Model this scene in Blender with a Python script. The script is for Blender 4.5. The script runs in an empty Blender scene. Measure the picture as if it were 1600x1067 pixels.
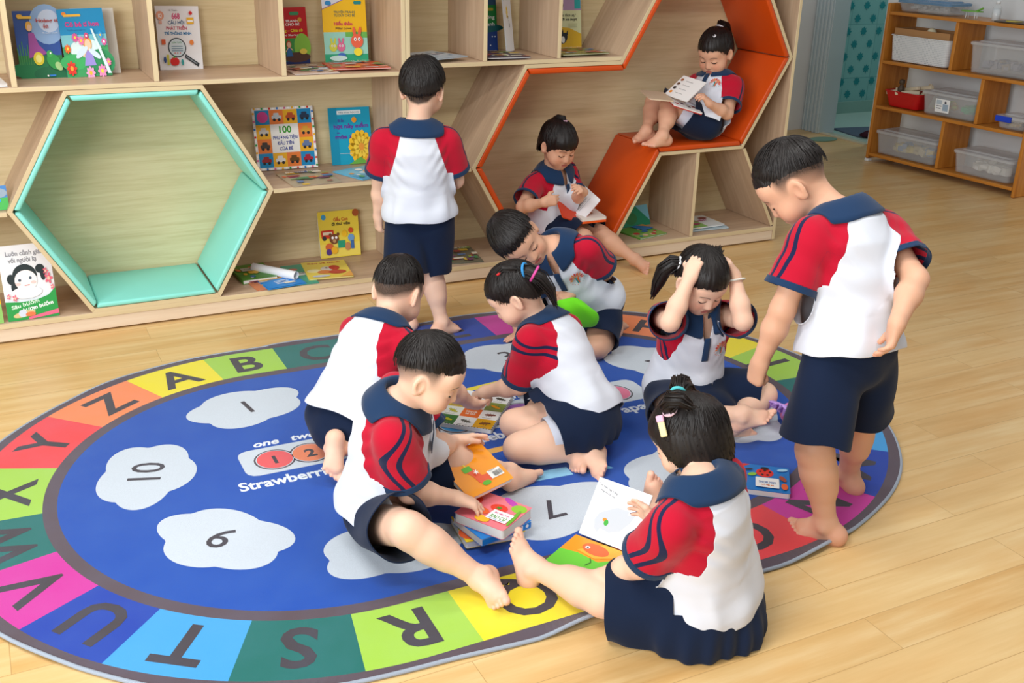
import bpy, bmesh, math, random
import numpy as np
from mathutils import Vector, Matrix
from mathutils.geometry import tessellate_polygon

SC = bpy.context.scene
COL = SC.collection
random.seed(5)
RNG = np.random.default_rng(7)

# ---------------------------------------------------------------- camera
CAM_POS = (-0.5236, -4.1399, 1.5427)
YAW, PITCH, ROLL, FPX = 0.469977, 0.383105, 0.0251654, 1648.31
def cam_axes():
    cy, sy, cp, sp = math.cos(YAW), math.sin(YAW), math.cos(PITCH), math.sin(PITCH)
    f = Vector((sy * cp, cy * cp, -sp)); r = Vector((cy, -sy, 0)); u = r.cross(f)
    c, s = math.cos(ROLL), math.sin(ROLL)
    return c * r + s * u, c * u - s * r, f
_r, _u, _f = cam_axes()
camd = bpy.data.cameras.new('camera'); cam = bpy.data.objects.new('camera', camd); COL.objects.link(cam)
cam.matrix_world = Matrix(((_r.x, _u.x, -_f.x, CAM_POS[0]), (_r.y, _u.y, -_f.y, CAM_POS[1]), (_r.z, _u.z, -_f.z, CAM_POS[2]), (0, 0, 0, 1)))
camd.sensor_width = 36.0; camd.lens = 36.0 * FPX / 1600.0; camd.clip_start = 0.05; camd.clip_end = 60
SC.camera = cam

# ---------------------------------------------------------------- world, lamps, exposure
W = bpy.data.worlds.new('daylight'); SC.world = W; W.use_nodes = True
W.node_tree.nodes['Background'].inputs[0].default_value = (0.93, 0.97, 1.0, 1)
W.node_tree.nodes['Background'].inputs[1].default_value = 0.24
def area(name, loc, target, sx, sy, power, col=(1, 1, 1)):
    l = bpy.data.lights.new(name, 'AREA'); l.shape = 'RECTANGLE'; l.size = sx; l.size_y = sy; l.energy = power; l.color = col
    o = bpy.data.objects.new(name, l); COL.objects.link(o); o.location = loc
    d = Vector(target) - Vector(loc); o.rotation_euler = d.to_track_quat('-Z', 'Y').to_euler()
    return o
area('window_daylight', (-3.4, -4.2, 2.0), (0.6, -1.2, 0.3), 3.6, 1.9, 190, (0.95, 0.98, 1.0))
for lx, ly, lp in ((-0.6, -2.6, 30), (1.6, -2.6, 20), (-0.6, -0.9, 18), (1.7, -0.9, 5), (4.0, -2.0, 2)):
    area('ceiling_lamp_light', (lx, ly, 2.78), (lx, ly, 0), 1.2, 0.3, lp, (1.0, 0.985, 0.95))
area('washroom_fill_light', (6.6, 2.1, 2.36), (6.6, 2.1, 0), 0.5, 0.2, 7, (0.95, 1, 1))  # unseen fill light, added to brighten the dark washroom
SC.view_settings.view_transform = 'Standard'; SC.view_settings.look = 'None'
SC.view_settings.exposure = 0.32; SC.view_settings.gamma = 1.0; SC.view_settings.use_curve_mapping = False
SC.cycles.max_bounces = 7; SC.cycles.transparent_max_bounces = 8

# ---------------------------------------------------------------- helpers: objects and tags
def tag(o, label=None, cat=None, group=None, kind=None):
    if label: o['label'] = label
    if cat: o['category'] = cat
    if group: o['group'] = group
    if kind: o['kind'] = kind
    return o
def empty(name, loc=(0, 0, 0), M=None):
    o = bpy.data.objects.new(name, None); o.empty_display_size = 0.05; COL.objects.link(o)
    if M is not None: o.matrix_world = M
    else: o.location = loc
    return o
def link(name, me, parent=None, M=None):
    o = bpy.data.objects.new(name, me); COL.objects.link(o)
    if parent is not None: o.parent = parent
    if M is not None: o.matrix_local = M
    return o
def frame(o, ux, uy):
    ux = Vector(ux).normalized(); uy = Vector(uy); uy = (uy - ux * uy.dot(ux)).normalized(); n = ux.cross(uy)
    return Matrix(((ux.x, uy.x, n.x, o[0]), (ux.y, uy.y, n.y, o[1]), (ux.z, uy.z, n.z, o[2]), (0, 0, 0, 1)))
def srgb(h):
    if isinstance(h, str):
        h = h.lstrip('#'); h = h if len(h) == 6 else ''.join(q * 2 for q in h); v = [int(h[i:i + 2], 16) / 255 for i in (0, 2, 4)]
    else: v = list(h)
    return tuple(c / 12.92 if c <= 0.04045 else ((c + 0.055) / 1.055) ** 2.4 for c in v)

class MB:
    """collects polygons with a colour and a material slot, gives one mesh"""
    def __init__(s): s.v = []; s.f = []; s.c = []; s.m = []
    def add(s, vs, fs, col=(1, 1, 1), mi=0):
        b = len(s.v); s.v.extend([tuple(x) for x in vs])
        for f in fs: s.f.append(tuple(i + b for i in f)); s.c.append(col); s.m.append(mi)
        return s
    def box(s, c, d, M=None, col=(1, 1, 1), mi=0):
        x, y, z = (k / 2 for k in d)
        vs = [Vector((c[0] + a * x, c[1] + b * y, c[2] + e * z)) for e in (-1, 1) for b in (-1, 1) for a in (-1, 1)]
        if M is not None: vs = [M @ v for v in vs]
        return s.add(vs, [(0, 2, 3, 1), (4, 5, 7, 6), (0, 1, 5, 4), (2, 6, 7, 3), (0, 4, 6, 2), (1, 3, 7, 5)], col, mi)
    def tube(s, pts, rad, n=8, col=(1, 1, 1), mi=0, cap=True, flat=1.0, up=None):
        P = [Vector(p) for p in pts]; R = rad if hasattr(rad, '__len__') else [rad] * len(P); b = []
        side = None
        for i, p in enumerate(P):
            t = (P[min(i + 1, len(P) - 1)] - P[max(i - 1, 0)]).normalized()
            if side is None:
                ref = Vector(up) if up is not None else (Vector((0, 0, 1)) if abs(t.z) < 0.9 else Vector((1, 0, 0)))
                side = t.cross(ref).normalized()
            else: side = (side - t * side.dot(t)).normalized()
            up2 = side.cross(t)
            b += [p + (side * math.cos(2 * math.pi * k / n) + up2 * flat * math.sin(2 * math.pi * k / n)) * R[i] for k in range(n)]
        fs = [(i * n + k, i * n + (k + 1) % n, (i + 1) * n + (k + 1) % n, (i + 1) * n + k) for i in range(len(P) - 1) for k in range(n)]
        if cap: fs += [tuple(range(n - 1, -1, -1)), tuple(range((len(P) - 1) * n, len(P) * n))]
        return s.add(b, fs, col, mi)
    def lathe(s, prof, n=24, c=(0, 0, 0), M=None, col=(1, 1, 1), mi=0):
        vs = [Vector((c[0] + r * math.cos(2 * math.pi * k / n), c[1] + r * math.sin(2 * math.pi * k / n), c[2] + z)) for r, z in prof for k in range(n)]
        if M is not None: vs = [M @ v for v in vs]
        fs = [(i * n + k, i * n + (k + 1) % n, (i + 1) * n + (k + 1) % n, (i + 1) * n + k) for i in range(len(prof) - 1) for k in range(n)]
        fs += [tuple(range(n - 1, -1, -1)), tuple(range((len(prof) - 1) * n, len(prof) * n))]
        return s.add(vs, fs, col, mi)
    def prism(s, poly, z0, z1, M=None, col=(1, 1, 1), mi=0):
        n = len(poly); vs = [Vector((x, y, z0)) for x, y in poly] + [Vector((x, y, z1)) for x, y in poly]
        if M is not None: vs = [M @ v for v in vs]
        return s.add(vs, [tuple(range(n - 1, -1, -1)), tuple(range(n, 2 * n))] + [(i, (i + 1) % n, n + (i + 1) % n, n + i) for i in range(n)], col, mi)
    def mesh(s, name, mats, smooth=False):
        me = bpy.data.meshes.new(name); me.from_pydata(s.v, [], s.f)
        for m in (mats if isinstance(mats, (list, tuple)) else [mats]): me.materials.append(m)
        me.polygons.foreach_set('material_index', s.m)
        if smooth: me.polygons.foreach_set('use_smooth', [True] * len(s.f))
        at = me.color_attributes.new('Col', 'FLOAT_COLOR', 'CORNER')
        cols = [k for f, c in zip(s.f, s.c) for _ in f for k in (*c[:3], 1.0)]
        at.data.foreach_set('color', cols); me.update()
        return me
    def obj(s, name, mats, parent=None, M=None, smooth=False, bevel=0, seg=2, auto=None):
        o = link(name, s.mesh(name, mats, smooth), parent, M)
        if bevel:
            b = o.modifiers.new('bevel', 'BEVEL'); b.width = bevel; b.segments = seg; b.limit_method = 'ANGLE'; b.angle_limit = 0.7
            b.harden_normals = False
            if seg > 1: o.data.polygons.foreach_set('use_smooth', [True] * len(o.data.polygons)); w = o.modifiers.new('wn', 'WEIGHTED_NORMAL'); w.keep_sharp = True
        return o

# ---------------------------------------------------------------- materials
class NT:
    def __init__(s, name):
        s.m = bpy.data.materials.new(name); s.m.use_nodes = True; s.t = s.m.node_tree; s.n = s.t.nodes
        s.b = s.n['Principled BSDF']
    def node(s, typ, ins=None, **kw):
        nd = s.n.new(typ)
        for k, v in kw.items(): setattr(nd, k, v)
        for k, v in (ins or {}).items():
            if isinstance(v, bpy.types.NodeSocket): s.t.links.new(v, nd.inputs[k])
            else: nd.inputs[k].default_value = v
        return nd
    def math(s, op, a, b=0.0, c=0.0):
        return s.node('ShaderNodeMath', {0: a, 1: b, 2: c}, operation=op).outputs[0]
    def mix(s, f, a, b, mode='MIX'):
        nd = s.n.new('ShaderNodeMix'); nd.data_type = 'RGBA'; nd.blend_type = mode; nd.clamp_factor = True
        for i, v in ((0, f), (6, a), (7, b)):
            if isinstance(v, bpy.types.NodeSocket): s.t.links.new(v, nd.inputs[i])
            else: nd.inputs[i].default_value = v if i == 0 else (*v[:3], 1)
        return nd.outputs[2]
    def attr(s, name): return s.node('ShaderNodeAttribute', attribute_name=name)
    def coord(s, out='Object', scale=(1, 1, 1)):
        tc = s.node('ShaderNodeTexCoord'); mp = s.node('ShaderNodeMapping', {'Vector': tc.outputs[out], 'Scale': scale}); return mp.outputs[0]
    def noise(s, vec, scale, detail=3, rough=0.5): return s.node('ShaderNodeTexNoise', {'Vector': vec, 'Scale': scale, 'Detail': detail, 'Roughness': rough}).outputs[0]
    def ramp(s, f, stops):
        nd = s.node('ShaderNodeValToRGB', {0: f}); cr = nd.color_ramp
        while len(cr.elements) < len(stops): cr.elements.new(0.5)
        for e, (p, c) in zip(cr.elements, stops): e.position = p; e.color = (*c[:3], 1)
        return nd.outputs[0]
    def bump(s, h, strength=0.2, dist=0.002):
        nd = s.node('ShaderNodeBump', {'Height': h, 'Strength': strength, 'Distance': dist}); s.t.links.new(nd.outputs[0], s.b.inputs['Normal'])
    def set(s, **kw):
        for k, v in kw.items():
            k = {'color': 'Base Color', 'rough': 'Roughness', 'spec': 'Specular IOR Level', 'metal': 'Metallic', 'trans': 'Transmission Weight', 'sheen': 'Sheen Weight', 'sss': 'Subsurface Weight', 'coat': 'Coat Weight', 'alpha': 'Alpha', 'ior': 'IOR'}[k]
            if isinstance(v, bpy.types.NodeSocket): s.t.links.new(v, s.b.inputs[k])
            else: s.b.inputs[k].default_value = (*v[:3], 1) if k == 'Base Color' else v
        return s.m
def plain(name, col, rough=0.5, spec=0.5, **kw):
    n = NT(name); return n.set(color=srgb(col), rough=rough, spec=spec, **kw)
def wood(name, c0, c1, c2, axis=0, sc=1.0, rough=0.42):
    """grain runs along the object's own axis"""
    n = NT(name); s = [28 * sc] * 3; s[axis] = 1.6 * sc
    v = n.coord('Object', tuple(s)); g = n.noise(v, 1.0, 5, 0.62)
    s2 = [130 * sc] * 3; s2[axis] = 4 * sc
    g2 = n.noise(n.coord('Object', tuple(s2)), 1.0, 3, 0.6)
    c = n.ramp(g, [(0.30, srgb(c0)), (0.52, srgb(c1)), (0.74, srgb(c2))])
    c = n.mix(n.math('MULTIPLY', g2, 0.35), c, srgb(c0), 'MIX')
    n.bump(g2, 0.08, 0.001)
    return n.set(color=c, rough=rough, spec=0.35)
M_ = {}
M_['board'] = wood('oak_laminate', '#b3967c', '#c7ab8e', '#d4bca0')
M_['board_edge'] = wood('oak_edge_band', '#cdb88f', '#d6c39c', '#decda8')
M_['board_front'] = wood('oak_plinth', '#d3bca2', '#e0cbb2', '#e8d8c2')
M_['back_panel'] = wood('pale_back_panel', '#cdba8e', '#dbc9a0', '#e3d4ad', 0, 2.4)
M_['pine'] = wood('orange_pine', '#b06a22', '#c98434', '#d89848', 0, 1.2, 0.35)
def vinyl(name, col, rough=0.4):
    n = NT(name); v = n.coord('Object'); h = n.node('ShaderNodeTexVoronoi', {'Vector': v, 'Scale': 420.0}).outputs[0]
    n.bump(h, 0.12, 0.0006); w = n.noise(v, 3.0, 2)
    a = srgb(col); c = n.mix(w, tuple(k * 0.93 for k in a), tuple(min(1, k * 1.07) for k in a))
    return n.set(color=c, rough=rough, spec=0.4)
M_['teal_vinyl'] = vinyl('teal_vinyl', '#8addd0', 0.36)
M_['orange_vinyl'] = vinyl('orange_vinyl', '#cf4c0e', 0.36)
M_['hole_shade'] = plain('hole_shade_black', '#101010', 0.9)
def print_mat(name, rough, spec, fuzz=False, coat=0.0):
    n = NT(name); a = n.attr('Col'); c = a.outputs['Color']
    if fuzz:
        v = n.coord('Object'); g = n.noise(v, 900.0, 2, 0.7); g2 = n.noise(v, 7.0, 4, 0.6)
        c = n.mix(n.math('MULTIPLY', g, 0.55), c, (0.0, 0.0, 0.0), 'MIX'); c = n.mix(1.0, c, (1.32, 1.32, 1.32), 'MULTIPLY')
        c = n.mix(n.math('MULTIPLY', n.math('SUBTRACT', g2, 0.35), 0.25), c, (0.10, 0.2, 0.36), 'SCREEN')
        n.bump(g, 0.5, 0.002); n.set(sheen=0.25)
    return n.set(color=c, rough=rough, spec=spec, coat=coat)
M_['print'] = print_mat('printed_glossy_card', 0.42, 0.35, coat=0.08)
M_['paint'] = print_mat('coloured_matt', 0.6, 0.3)
M_['rug'] = print_mat('printed_rug_pile', 0.95, 0.1, True)
n = NT('page_block'); v = n.coord('Object', (1, 1, 900)); g = n.noise(v, 1.0, 1)
M_['pages'] = n.set(color=n.mix(g, srgb('#d9d6d0'), srgb('#f4f2ee')), rough=0.8)
M_['white_wall'] = plain('white_wall_paint', '#e6e9ea', 0.8, 0.2)
M_['white_plastic'] = plain('white_plastic', '#e9edf0', 0.35)
M_['blue_clip'] = plain('blue_plastic_clip', '#1742c8', 0.35)
M_['red_plastic'] = plain('red_plastic', '#c4121a', 0.32)
M_['cardboard'] = plain('brown_cardboard', '#b4875a', 0.85, 0.2)
M_['cream'] = plain('cream_wooden_toy', '#e2d5b8', 0.6)
def clear(name, col, alpha, rough=0.18):
    n = NT(name); return n.set(color=srgb(col), rough=rough, spec=0.5, alpha=alpha)
M_['clear_bin'] = clear('clear_bin_plastic', '#dfe3e6', 0.24, 0.2)
M_['clear_lid'] = clear('milky_lid_plastic', '#e8ebed', 0.42, 0.25)
M_['clear_glass'] = clear('clear_bottle', '#dfe6e8', 0.25, 0.08)
# laminate floor
n = NT('laminate_floor'); tc = n.node('ShaderNodeTexCoord'); mp = n.node('ShaderNodeMapping', {'Vector': tc.outputs['Object'], 'Rotation': (0, 0, 0.0)})
br = n.node('ShaderNodeTexBrick', {'Vector': mp.outputs[0], 'Color1': (0, 0, 0, 1), 'Color2': (1, 1, 1, 1), 'Mortar': (0.5, 0.5, 0.5, 1), 'Scale': 1.0, 'Mortar Size': 0.0011, 'Mortar Smooth': 0.3, 'Bias': 0.0, 'Brick Width': 0.92, 'Row Height': 0.125}, offset=0.37)
pid = br.outputs['Color']
gv = n.node('ShaderNodeMapping', {'Vector': tc.outputs['Object'], 'Scale': (1.7, 22, 1)}); off = n.node('ShaderNodeVectorMath', {0: gv.outputs[0], 1: pid}, operation='ADD')
off2 = n.node('ShaderNodeVectorMath', {0: pid, 1: (37.0, 91.0, 13.0)}, operation='MULTIPLY'); off3 = n.node('ShaderNodeVectorMath', {0: gv.outputs[0], 1: off2.outputs[0]}, operation='ADD')
g1 = n.noise(off3.outputs[0], 1.0, 6, 0.62)
cl = n.noise(n.coord('Object', (1.6, 4.5, 1)), 1.6, 4, 0.55)
c = n.ramp(g1, [(0.25, srgb('#c89b5c')), (0.5, srgb('#d9b277')), (0.75, srgb('#e6c996'))])
c = n.mix(n.math('MULTIPLY', n.math('SUBTRACT', cl, 0.42), 1.3), c, srgb('#d79a4c'))
c = n.mix(n.math('MULTIPLY', n.node('ShaderNodeSeparateColor', {0: pid}).outputs[0], 0.30), c, srgb('#f0d49c'))
c = n.mix(n.math('MULTIPLY', br.outputs['Fac'], 0.55), c, srgb('#9a7038'))
n.bump(n.math('ADD', n.math('MULTIPLY', g1, 0.15), n.math('MULTIPLY', br.outputs['Fac'], -1.0)), 0.15, 0.001)
M_['floor'] = n.set(color=c, rough=n.math('ADD', n.math('MULTIPLY', g1, 0.12), 0.24), spec=0.42)

# ---------------------------------------------------------------- printed shapes and lettering
_TXT = {}
def text_geo(s, bold=0.0, shear=0.0):
    """the outline of a word as triangles, cap height about 0.7, centred in x, baseline at 0"""
    key = (s, bold, shear)
    if key not in _TXT:
        cu = bpy.data.curves.new('lettering', 'FONT'); cu.body = s; cu.align_x = 'CENTER'; cu.offset = bold; cu.shear = shear; cu.resolution_u = 3
        o = bpy.data.objects.new('lettering', cu); me = o.to_mesh()
        vs = [(v.co.x, v.co.y) for v in me.vertices]; fs = [tuple(p.vertices) for p in me.polygons]
        o.to_mesh_clear(); bpy.data.objects.remove(o); bpy.data.curves.remove(cu)
        _TXT[key] = (vs, fs)
    return _TXT[key]
class Print:
    """flat coloured shapes in layers; mapped onto a surface by a function (x, y, h) -> point"""
    def __init__(s, lift=0.00025): s.items = []; s.lift = lift; s.k = 0
    def tri(s, vs, fs, col, k=None):
        if k is None: s.k += 1; k = s.k
        else: s.k = max(s.k, k)
        s.items.append((vs, fs, srgb(col), k)); return s
    def poly(s, pts, col, k=None):
        t = tessellate_polygon([[Vector((x, y, 0)) for x, y in pts]])
        return s.tri(list(pts), [tuple(a) for a in t], col, k)
    def rect(s, x0, y0, x1, y1, col, k=None): return s.poly([(x0, y0), (x1, y0), (x1, y1), (x0, y1)], col, k)
    def rrect(s, x0, y0, x1, y1, r, col, k=None):
        p = []
        for cx, cy, a in ((x1 - r, y1 - r, 0), (x0 + r, y1 - r, 90), (x0 + r, y0 + r, 180), (x1 - r, y0 + r, 270)):
            p += [(cx + r * math.cos(math.radians(a + d)), cy + r * math.sin(math.radians(a + d))) for d in (0, 30, 60, 90)]
        return s.poly(p, col, k)
    def disc(s, x, y, r, col, ry=None, rot=0, n=20, k=None):
        ry = ry or r; c, q = math.cos(rot), math.sin(rot)
        return s.poly([(x + c * r * math.cos(a) - q * ry * math.sin(a), y + q * r * math.cos(a) + c * ry * math.sin(a)) for a in [2 * math.pi * i / n for i in range(n)]], col, k)
    def line(s, pts, w, col, k=None):
        if k is None: s.k += 1; k = s.k
        for (x0, y0), (x1, y1) in zip(pts, pts[1:]):
            d = math.hypot(x1 - x0, y1 - y0) or 1; nx, ny = -(y1 - y0) / d * w / 2, (x1 - x0) / d * w / 2
            s.poly([(x0 + nx, y0 + ny), (x0 - nx, y0 - ny), (x1 - nx, y1 - ny), (x1 + nx, y1 + ny)], col, k)
        return s
    def text(s, t, x, y, size, col, bold=0.0, rot=0, sx=1.0, shear=0.0, k=None, fit=None):
        vs, fs = text_geo(t, bold, shear); c, q = math.cos(rot), math.sin(rot)
        if fit:
            w = max(v[0] for v in vs) - min(v[0] for v in vs); sx = fit / (w * size)
        return s.tri([(x + (c * vx * sx - q * vy) * size, y + (q * vx * sx + c * vy) * size) for vx, vy in vs], fs, col, k)
    def flower(s, x, y, r, col, mid, n=8):
        for i in range(n): a = 2 * math.pi * i / n; s.disc(x + r * .6 * math.cos(a), y + r * .6 * math.sin(a), r * .42, col, r * .26, a, 10, k=s.k + (1 if i == 0 else 0))
        return s.disc(x, y, r * .34, mid, n=12)
    def into(s, mb, f, mi=0, ox=0, oy=0, sx=1, sy=1):
        for vs, fs, col, k in s.items:
            mb.add([f(ox + x * sx, oy + y * sy, k * s.lift) for x, y in vs], fs, col, mi)

# ---------------------------------------------------------------- the room
def plane_obj(name, c, d, mat, kind='structure'):
    o = MB().box((0, 0, 0), d).obj(name, mat); o.location = c
    return tag(o, kind=kind)
plane_obj('floor', (1.2, -1.9, -0.05), (8.5, 9.0, 0.1), M_['floor'])
plane_obj('wall_right', (5.52, -2.3, 1.4), (0.14, 8.16, 2.8), M_['white_wall'])
plane_obj('wall_back', (1.19, 2.52, 1.4), (8.48, 0.1, 2.8), M_['white_wall'])
o = plane_obj('wall_lintel', (5.52, 2.04, 2.5), (0.14, 0.52, 0.6), M_['white_wall'])
plane_obj('ceiling_washroom', (6.9, 2.0, 2.42), (2.6, 2.2, 0.06), M_['white_wall'])  # unseen ceiling, put in to keep the washroom dim
n = NT('washroom_tile'); v = n.coord('Object')
bt = n.node('ShaderNodeTexBrick', {'Vector': n.node('ShaderNodeMapping', {'Vector': v, 'Rotation': (math.pi / 2, 0, 0)}).outputs[0], 'Color1': (*srgb('#86bab8'), 1), 'Color2': (*srgb('#8fc0bd'), 1), 'Mortar': (*srgb('#6fa3a2'), 1), 'Scale': 1.0, 'Mortar Size': 0.003, 'Brick Width': 0.3, 'Row Height': 0.45}, offset=0.0)
M_['tile'] = n.set(color=bt.outputs['Color'], rough=0.25)
M_['wash_floor'] = plain('washroom_floor_tile', '#b9d2c9', 0.25)
plane_obj('floor_washroom', (6.85, 2.0, -0.049), (2.6, 2.2, 0.1), M_['wash_floor'])
wt = plane_obj('wall_washroom', (6.85, 3.0, 1.2), (2.8, 0.08, 2.4), M_['tile'])
plane_obj('wall_washroom_end', (8.2, 1.9, 1.2), (0.08, 2.3, 2.4), M_['tile'])
plane_obj('wall_washroom_side', (6.9, 0.95, 1.2), (2.6, 0.06, 2.4), M_['tile'])
plane_obj('baseboard_washroom', (6.85, 2.945, 0.05), (2.7, 0.03, 0.1), plain('washroom_skirting', '#8fb0a6', 0.4))
leaf = [(0, -.5), (.1, -.22), (.33, -.3), (.3, -.1), (.5, .04), (.3, .14), (.32, .36), (.12, .3), (0, .5), (-.12, .3), (-.32, .36), (-.3, .14), (-.5, .04), (-.3, -.1), (-.33, -.3), (-.1, -.22)]
pr = Print(0.0006)
for i in range(9):
    for j in range(15):
        x, z = 5.62 + 0.175 * j + (0.0875 if i % 2 else 0), 0.16 + 0.106 * i
        if i < 8: pr.poly([(x + a * .078, z + b * .088) for a, b in leaf], '#2a8a90', k=1)
        elif j % 2 == 0: pr.disc(x, z + .02, .028, '#eef3f2', .04, k=1); pr.disc(x, z + .02, .014, '#4a6a70', .022, k=2)
pr.rect(5.6, 1.12, 8.1, 1.17, '#2f7f80', k=1); pr.rect(5.6, 1.17, 8.1, 2.3, '#3f8f8f', k=1)
mb = MB(); pr.into(mb, lambda x, y, h: (x, 2.9585 - h, y))
tag(mb.obj('leaf_stickers', M_['paint']), kind='structure').name = 'trim_leaf_stickers'
mb = MB()
mb.box((5.49, 2.365, 1.25), (0.16, 0.19, 2.5))
for k in range(5): mb.box((5.405, 2.285 + 0.04 * k, 1.25), (0.02, 0.014, 2.5))
tag(mb.obj('door_frame', plain('white_door_frame', '#c3d2d8', 0.4), bevel=0.003), kind='structure').name = 'door_frame_1'
plane_obj('trim_threshold', (5.44, 2.02, 0.004), (0.05, 0.5, 0.012), plain('metal_threshold', '#cfc3a6', 0.35))
o = MB().box((0, 0, 0.006), (0.42, 0.34, 0.012)).obj('door_mat', plain('slate_mat', '#5d6a7c', 0.95, 0.1), bevel=0.004); o.location = (5.83, 2.17, 0.001); o.rotation_euler.z = -0.15
tag(o, 'flat blue-grey door mat lying on the washroom floor', 'mat')
mb = MB(); mb.lathe([(0.0, 0.0), (0.10, 0.0), (0.11, 0.012), (0.07, 0.035), (0.03, 0.05), (0.0, 0.052)], 14)
o = mb.obj('cleaning_cloth', plain('dark_plum_cloth', '#40202c', 0.95, 0.1), smooth=True); o.location = (5.72, 2.0, 0.012); o.scale = (1.1, .7, .9)
tag(o, 'crumpled dark plum cloth on the edge of the washroom mat', 'cloth')
mb = MB(); mb.prism([(0.11 * math.cos(a) * (1.25 if math.cos(a) > 0 else 1), 0.075 * math.sin(a)) for a in [math.pi * k / 12 for k in range(24)]], 0, 0.006)
o = mb.obj('rubber_mat', plain('green_rubber', '#6f9483', 0.5)); o.location = (5.26, 2.06, 0.001)
tag(o, 'small rounded green mat on the wood floor beside the washroom doorway', 'mat')

# ---------------------------------------------------------------- the bookshelves
def slab(parent, name, poly, y0, y1, mats, bevel=0.0012, seg=1, edge=True):
    """a board whose front outline is poly (x, z); its own x axis runs along the first side"""
    a, b = Vector((poly[0][0], 0, poly[0][1])), Vector((poly[1][0], 0, poly[1][1])); ux = (b - a).normalized()
    M = frame(a, ux, (0, 1, 0)); Mi = M.inverted(); loc = [Mi @ Vector((x, 0, z)) for x, z in poly]
    k = len(loc); mb = MB()
    vs = [(p.x, y0, p.z) for p in loc] + [(p.x, y1, p.z) for p in loc]
    mb.add(vs, [tuple(range(k))], mi=1 if edge else 0); mb.f[-1] = tuple(range(k))
    mb.add(vs, [tuple(range(2 * k - 1, k - 1, -1))] + [(i, k + i, k + (i + 1) % k, (i + 1) % k) for i in range(k)])
    me = mb.mesh(name, mats); bm = bmesh.new(); bm.from_mesh(me); bmesh.ops.remove_doubles(bm, verts=bm.verts, dist=1e-6); bmesh.ops.recalc_face_normals(bm, faces=bm.faces); bm.to_mesh(me); bm.free()
    o = link(name, me, parent); o.matrix_basis = M
    if bevel:
        bv = o.modifiers.new('bevel', 'BEVEL'); bv.width = bevel; bv.segments = seg; bv.limit_method = 'ANGLE'; bv.angle_limit = 0.6
        if seg > 1: me.polygons.foreach_set('use_smooth', [True] * len(me.polygons))
    return o
BM = [M_['board'], M_['board_edge']]
DEP = 0.38
def hbar(parent, name, x0, x1, z0, z1, y0=0.0, y1=DEP, mats=BM): return slab(parent, name, [(x0, z0), (x1, z0), (x1, z1), (x0, z1)], y0, y1, mats)
def vbar(parent, name, x0, x1, z0, z1, y0=0.0, y1=DEP, mats=BM): return slab(parent, name, [(x0, z0), (x0, z1), (x1, z1), (x1, z0)], y0, y1, mats)
def offset_poly(P, d):
    """closed outline, counter-clockwise; d > 0 goes outwards"""
    out = []; k = len(P)
    for i in range(k):
        p0, p1, p2 = Vector(P[i - 1]), Vector(P[i]), Vector(P[(i + 1) % k])
        n1 = Vector(((p1 - p0).y, -(p1 - p0).x)).normalized(); n2 = Vector(((p2 - p1).y, -(p2 - p1).x)).normalized()
        m = (n1 + n2).normalized(); out.append(tuple(p1 + m * (d / max(0.2, m.dot(n1)))))
    return out
def hexring(parent, P, th, skip=()):
    O = offset_poly(P, th); k = len(P)
    for i in range(k):
        if i not in skip: slab(parent, 'frame_board', [P[i], P[(i + 1) % k], O[(i + 1) % k], O[i]], 0.0, DEP, BM, 0.0008)
def pads(parent, P, th, mat, skip=(), trim=0.006):
    Q0 = offset_poly(P, -0.0012); Q1 = offset_poly(P, -th); k = len(P)
    for i in range(k):
        if i in skip: continue
        a, b, c, d = (Vector(q) for q in (Q0[i], Q0[(i + 1) % k], Q1[(i + 1) % k], Q1[i])); t = (b - a).normalized()
        slab(parent, 'cushion_pad', [tuple(q) for q in (a + t * trim, b - t * trim, c - t * trim * .6, d + t * trim * .6)], -0.003, DEP - 0.004, [mat, mat], 0.0075, 3, False)
def hexa(cx, cz, s): return [(cx + s * math.cos(math.radians(60 * k)), cz + s * math.sin(math.radians(60 * k))) for k in range(6)]
TOPZ = 1.43
# the pale unit with the mint hexagon
u1 = tag(empty('bookshelf', (-0.25, 0.19, 0)), 'oak bookshelf unit with a mint green padded hexagon nook', 'bookshelf'); u1.location = (0, 0, 0)
hbar(u1, 'plinth', -1.6, 1.0625, 0.008, 0.0575, 0.003, DEP, [M_['board_front']] * 2)
hbar(u1, 'shelf_board', -1.6, 1.0625, 0.058, 0.080)
hbar(u1, 'shelf_board', -1.6, 1.044, 0.927, 0.9445)
hbar(u1, 'shelf_board', 0.489, 1.044, 0.486, 0.504)
hbar(u1, 'shelf_board', -1.6, -0.489, 0.486, 0.504)
hbar(u1, 'top_board', -1.6, 1.0625, TOPZ, TOPZ + 0.018)
vbar(u1, 'side_panel', 1.0445, 1.0625, 0.0805, TOPZ)
vbar(u1, 'side_panel', -1.6, -1.582, 0.0805, TOPZ)
for x in (-1.0, -0.41, 0.071, 0.549): vbar(u1, 'divider', x, x + 0.019, 0.945, TOPZ)
H1 = hexa(0, 0.5023, 0.47); hexring(u1, H1, 0.0165); pads(u1, H1, 0.021, M_['teal_vinyl'])
slab(u1, 'back_panel', [(-1.6, 0.06), (1.0625, 0.06), (1.0625, TOPZ), (-1.6, TOPZ)], DEP + 0.0005, DEP + 0.008, [M_['back_panel']] * 2, 0)
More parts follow.
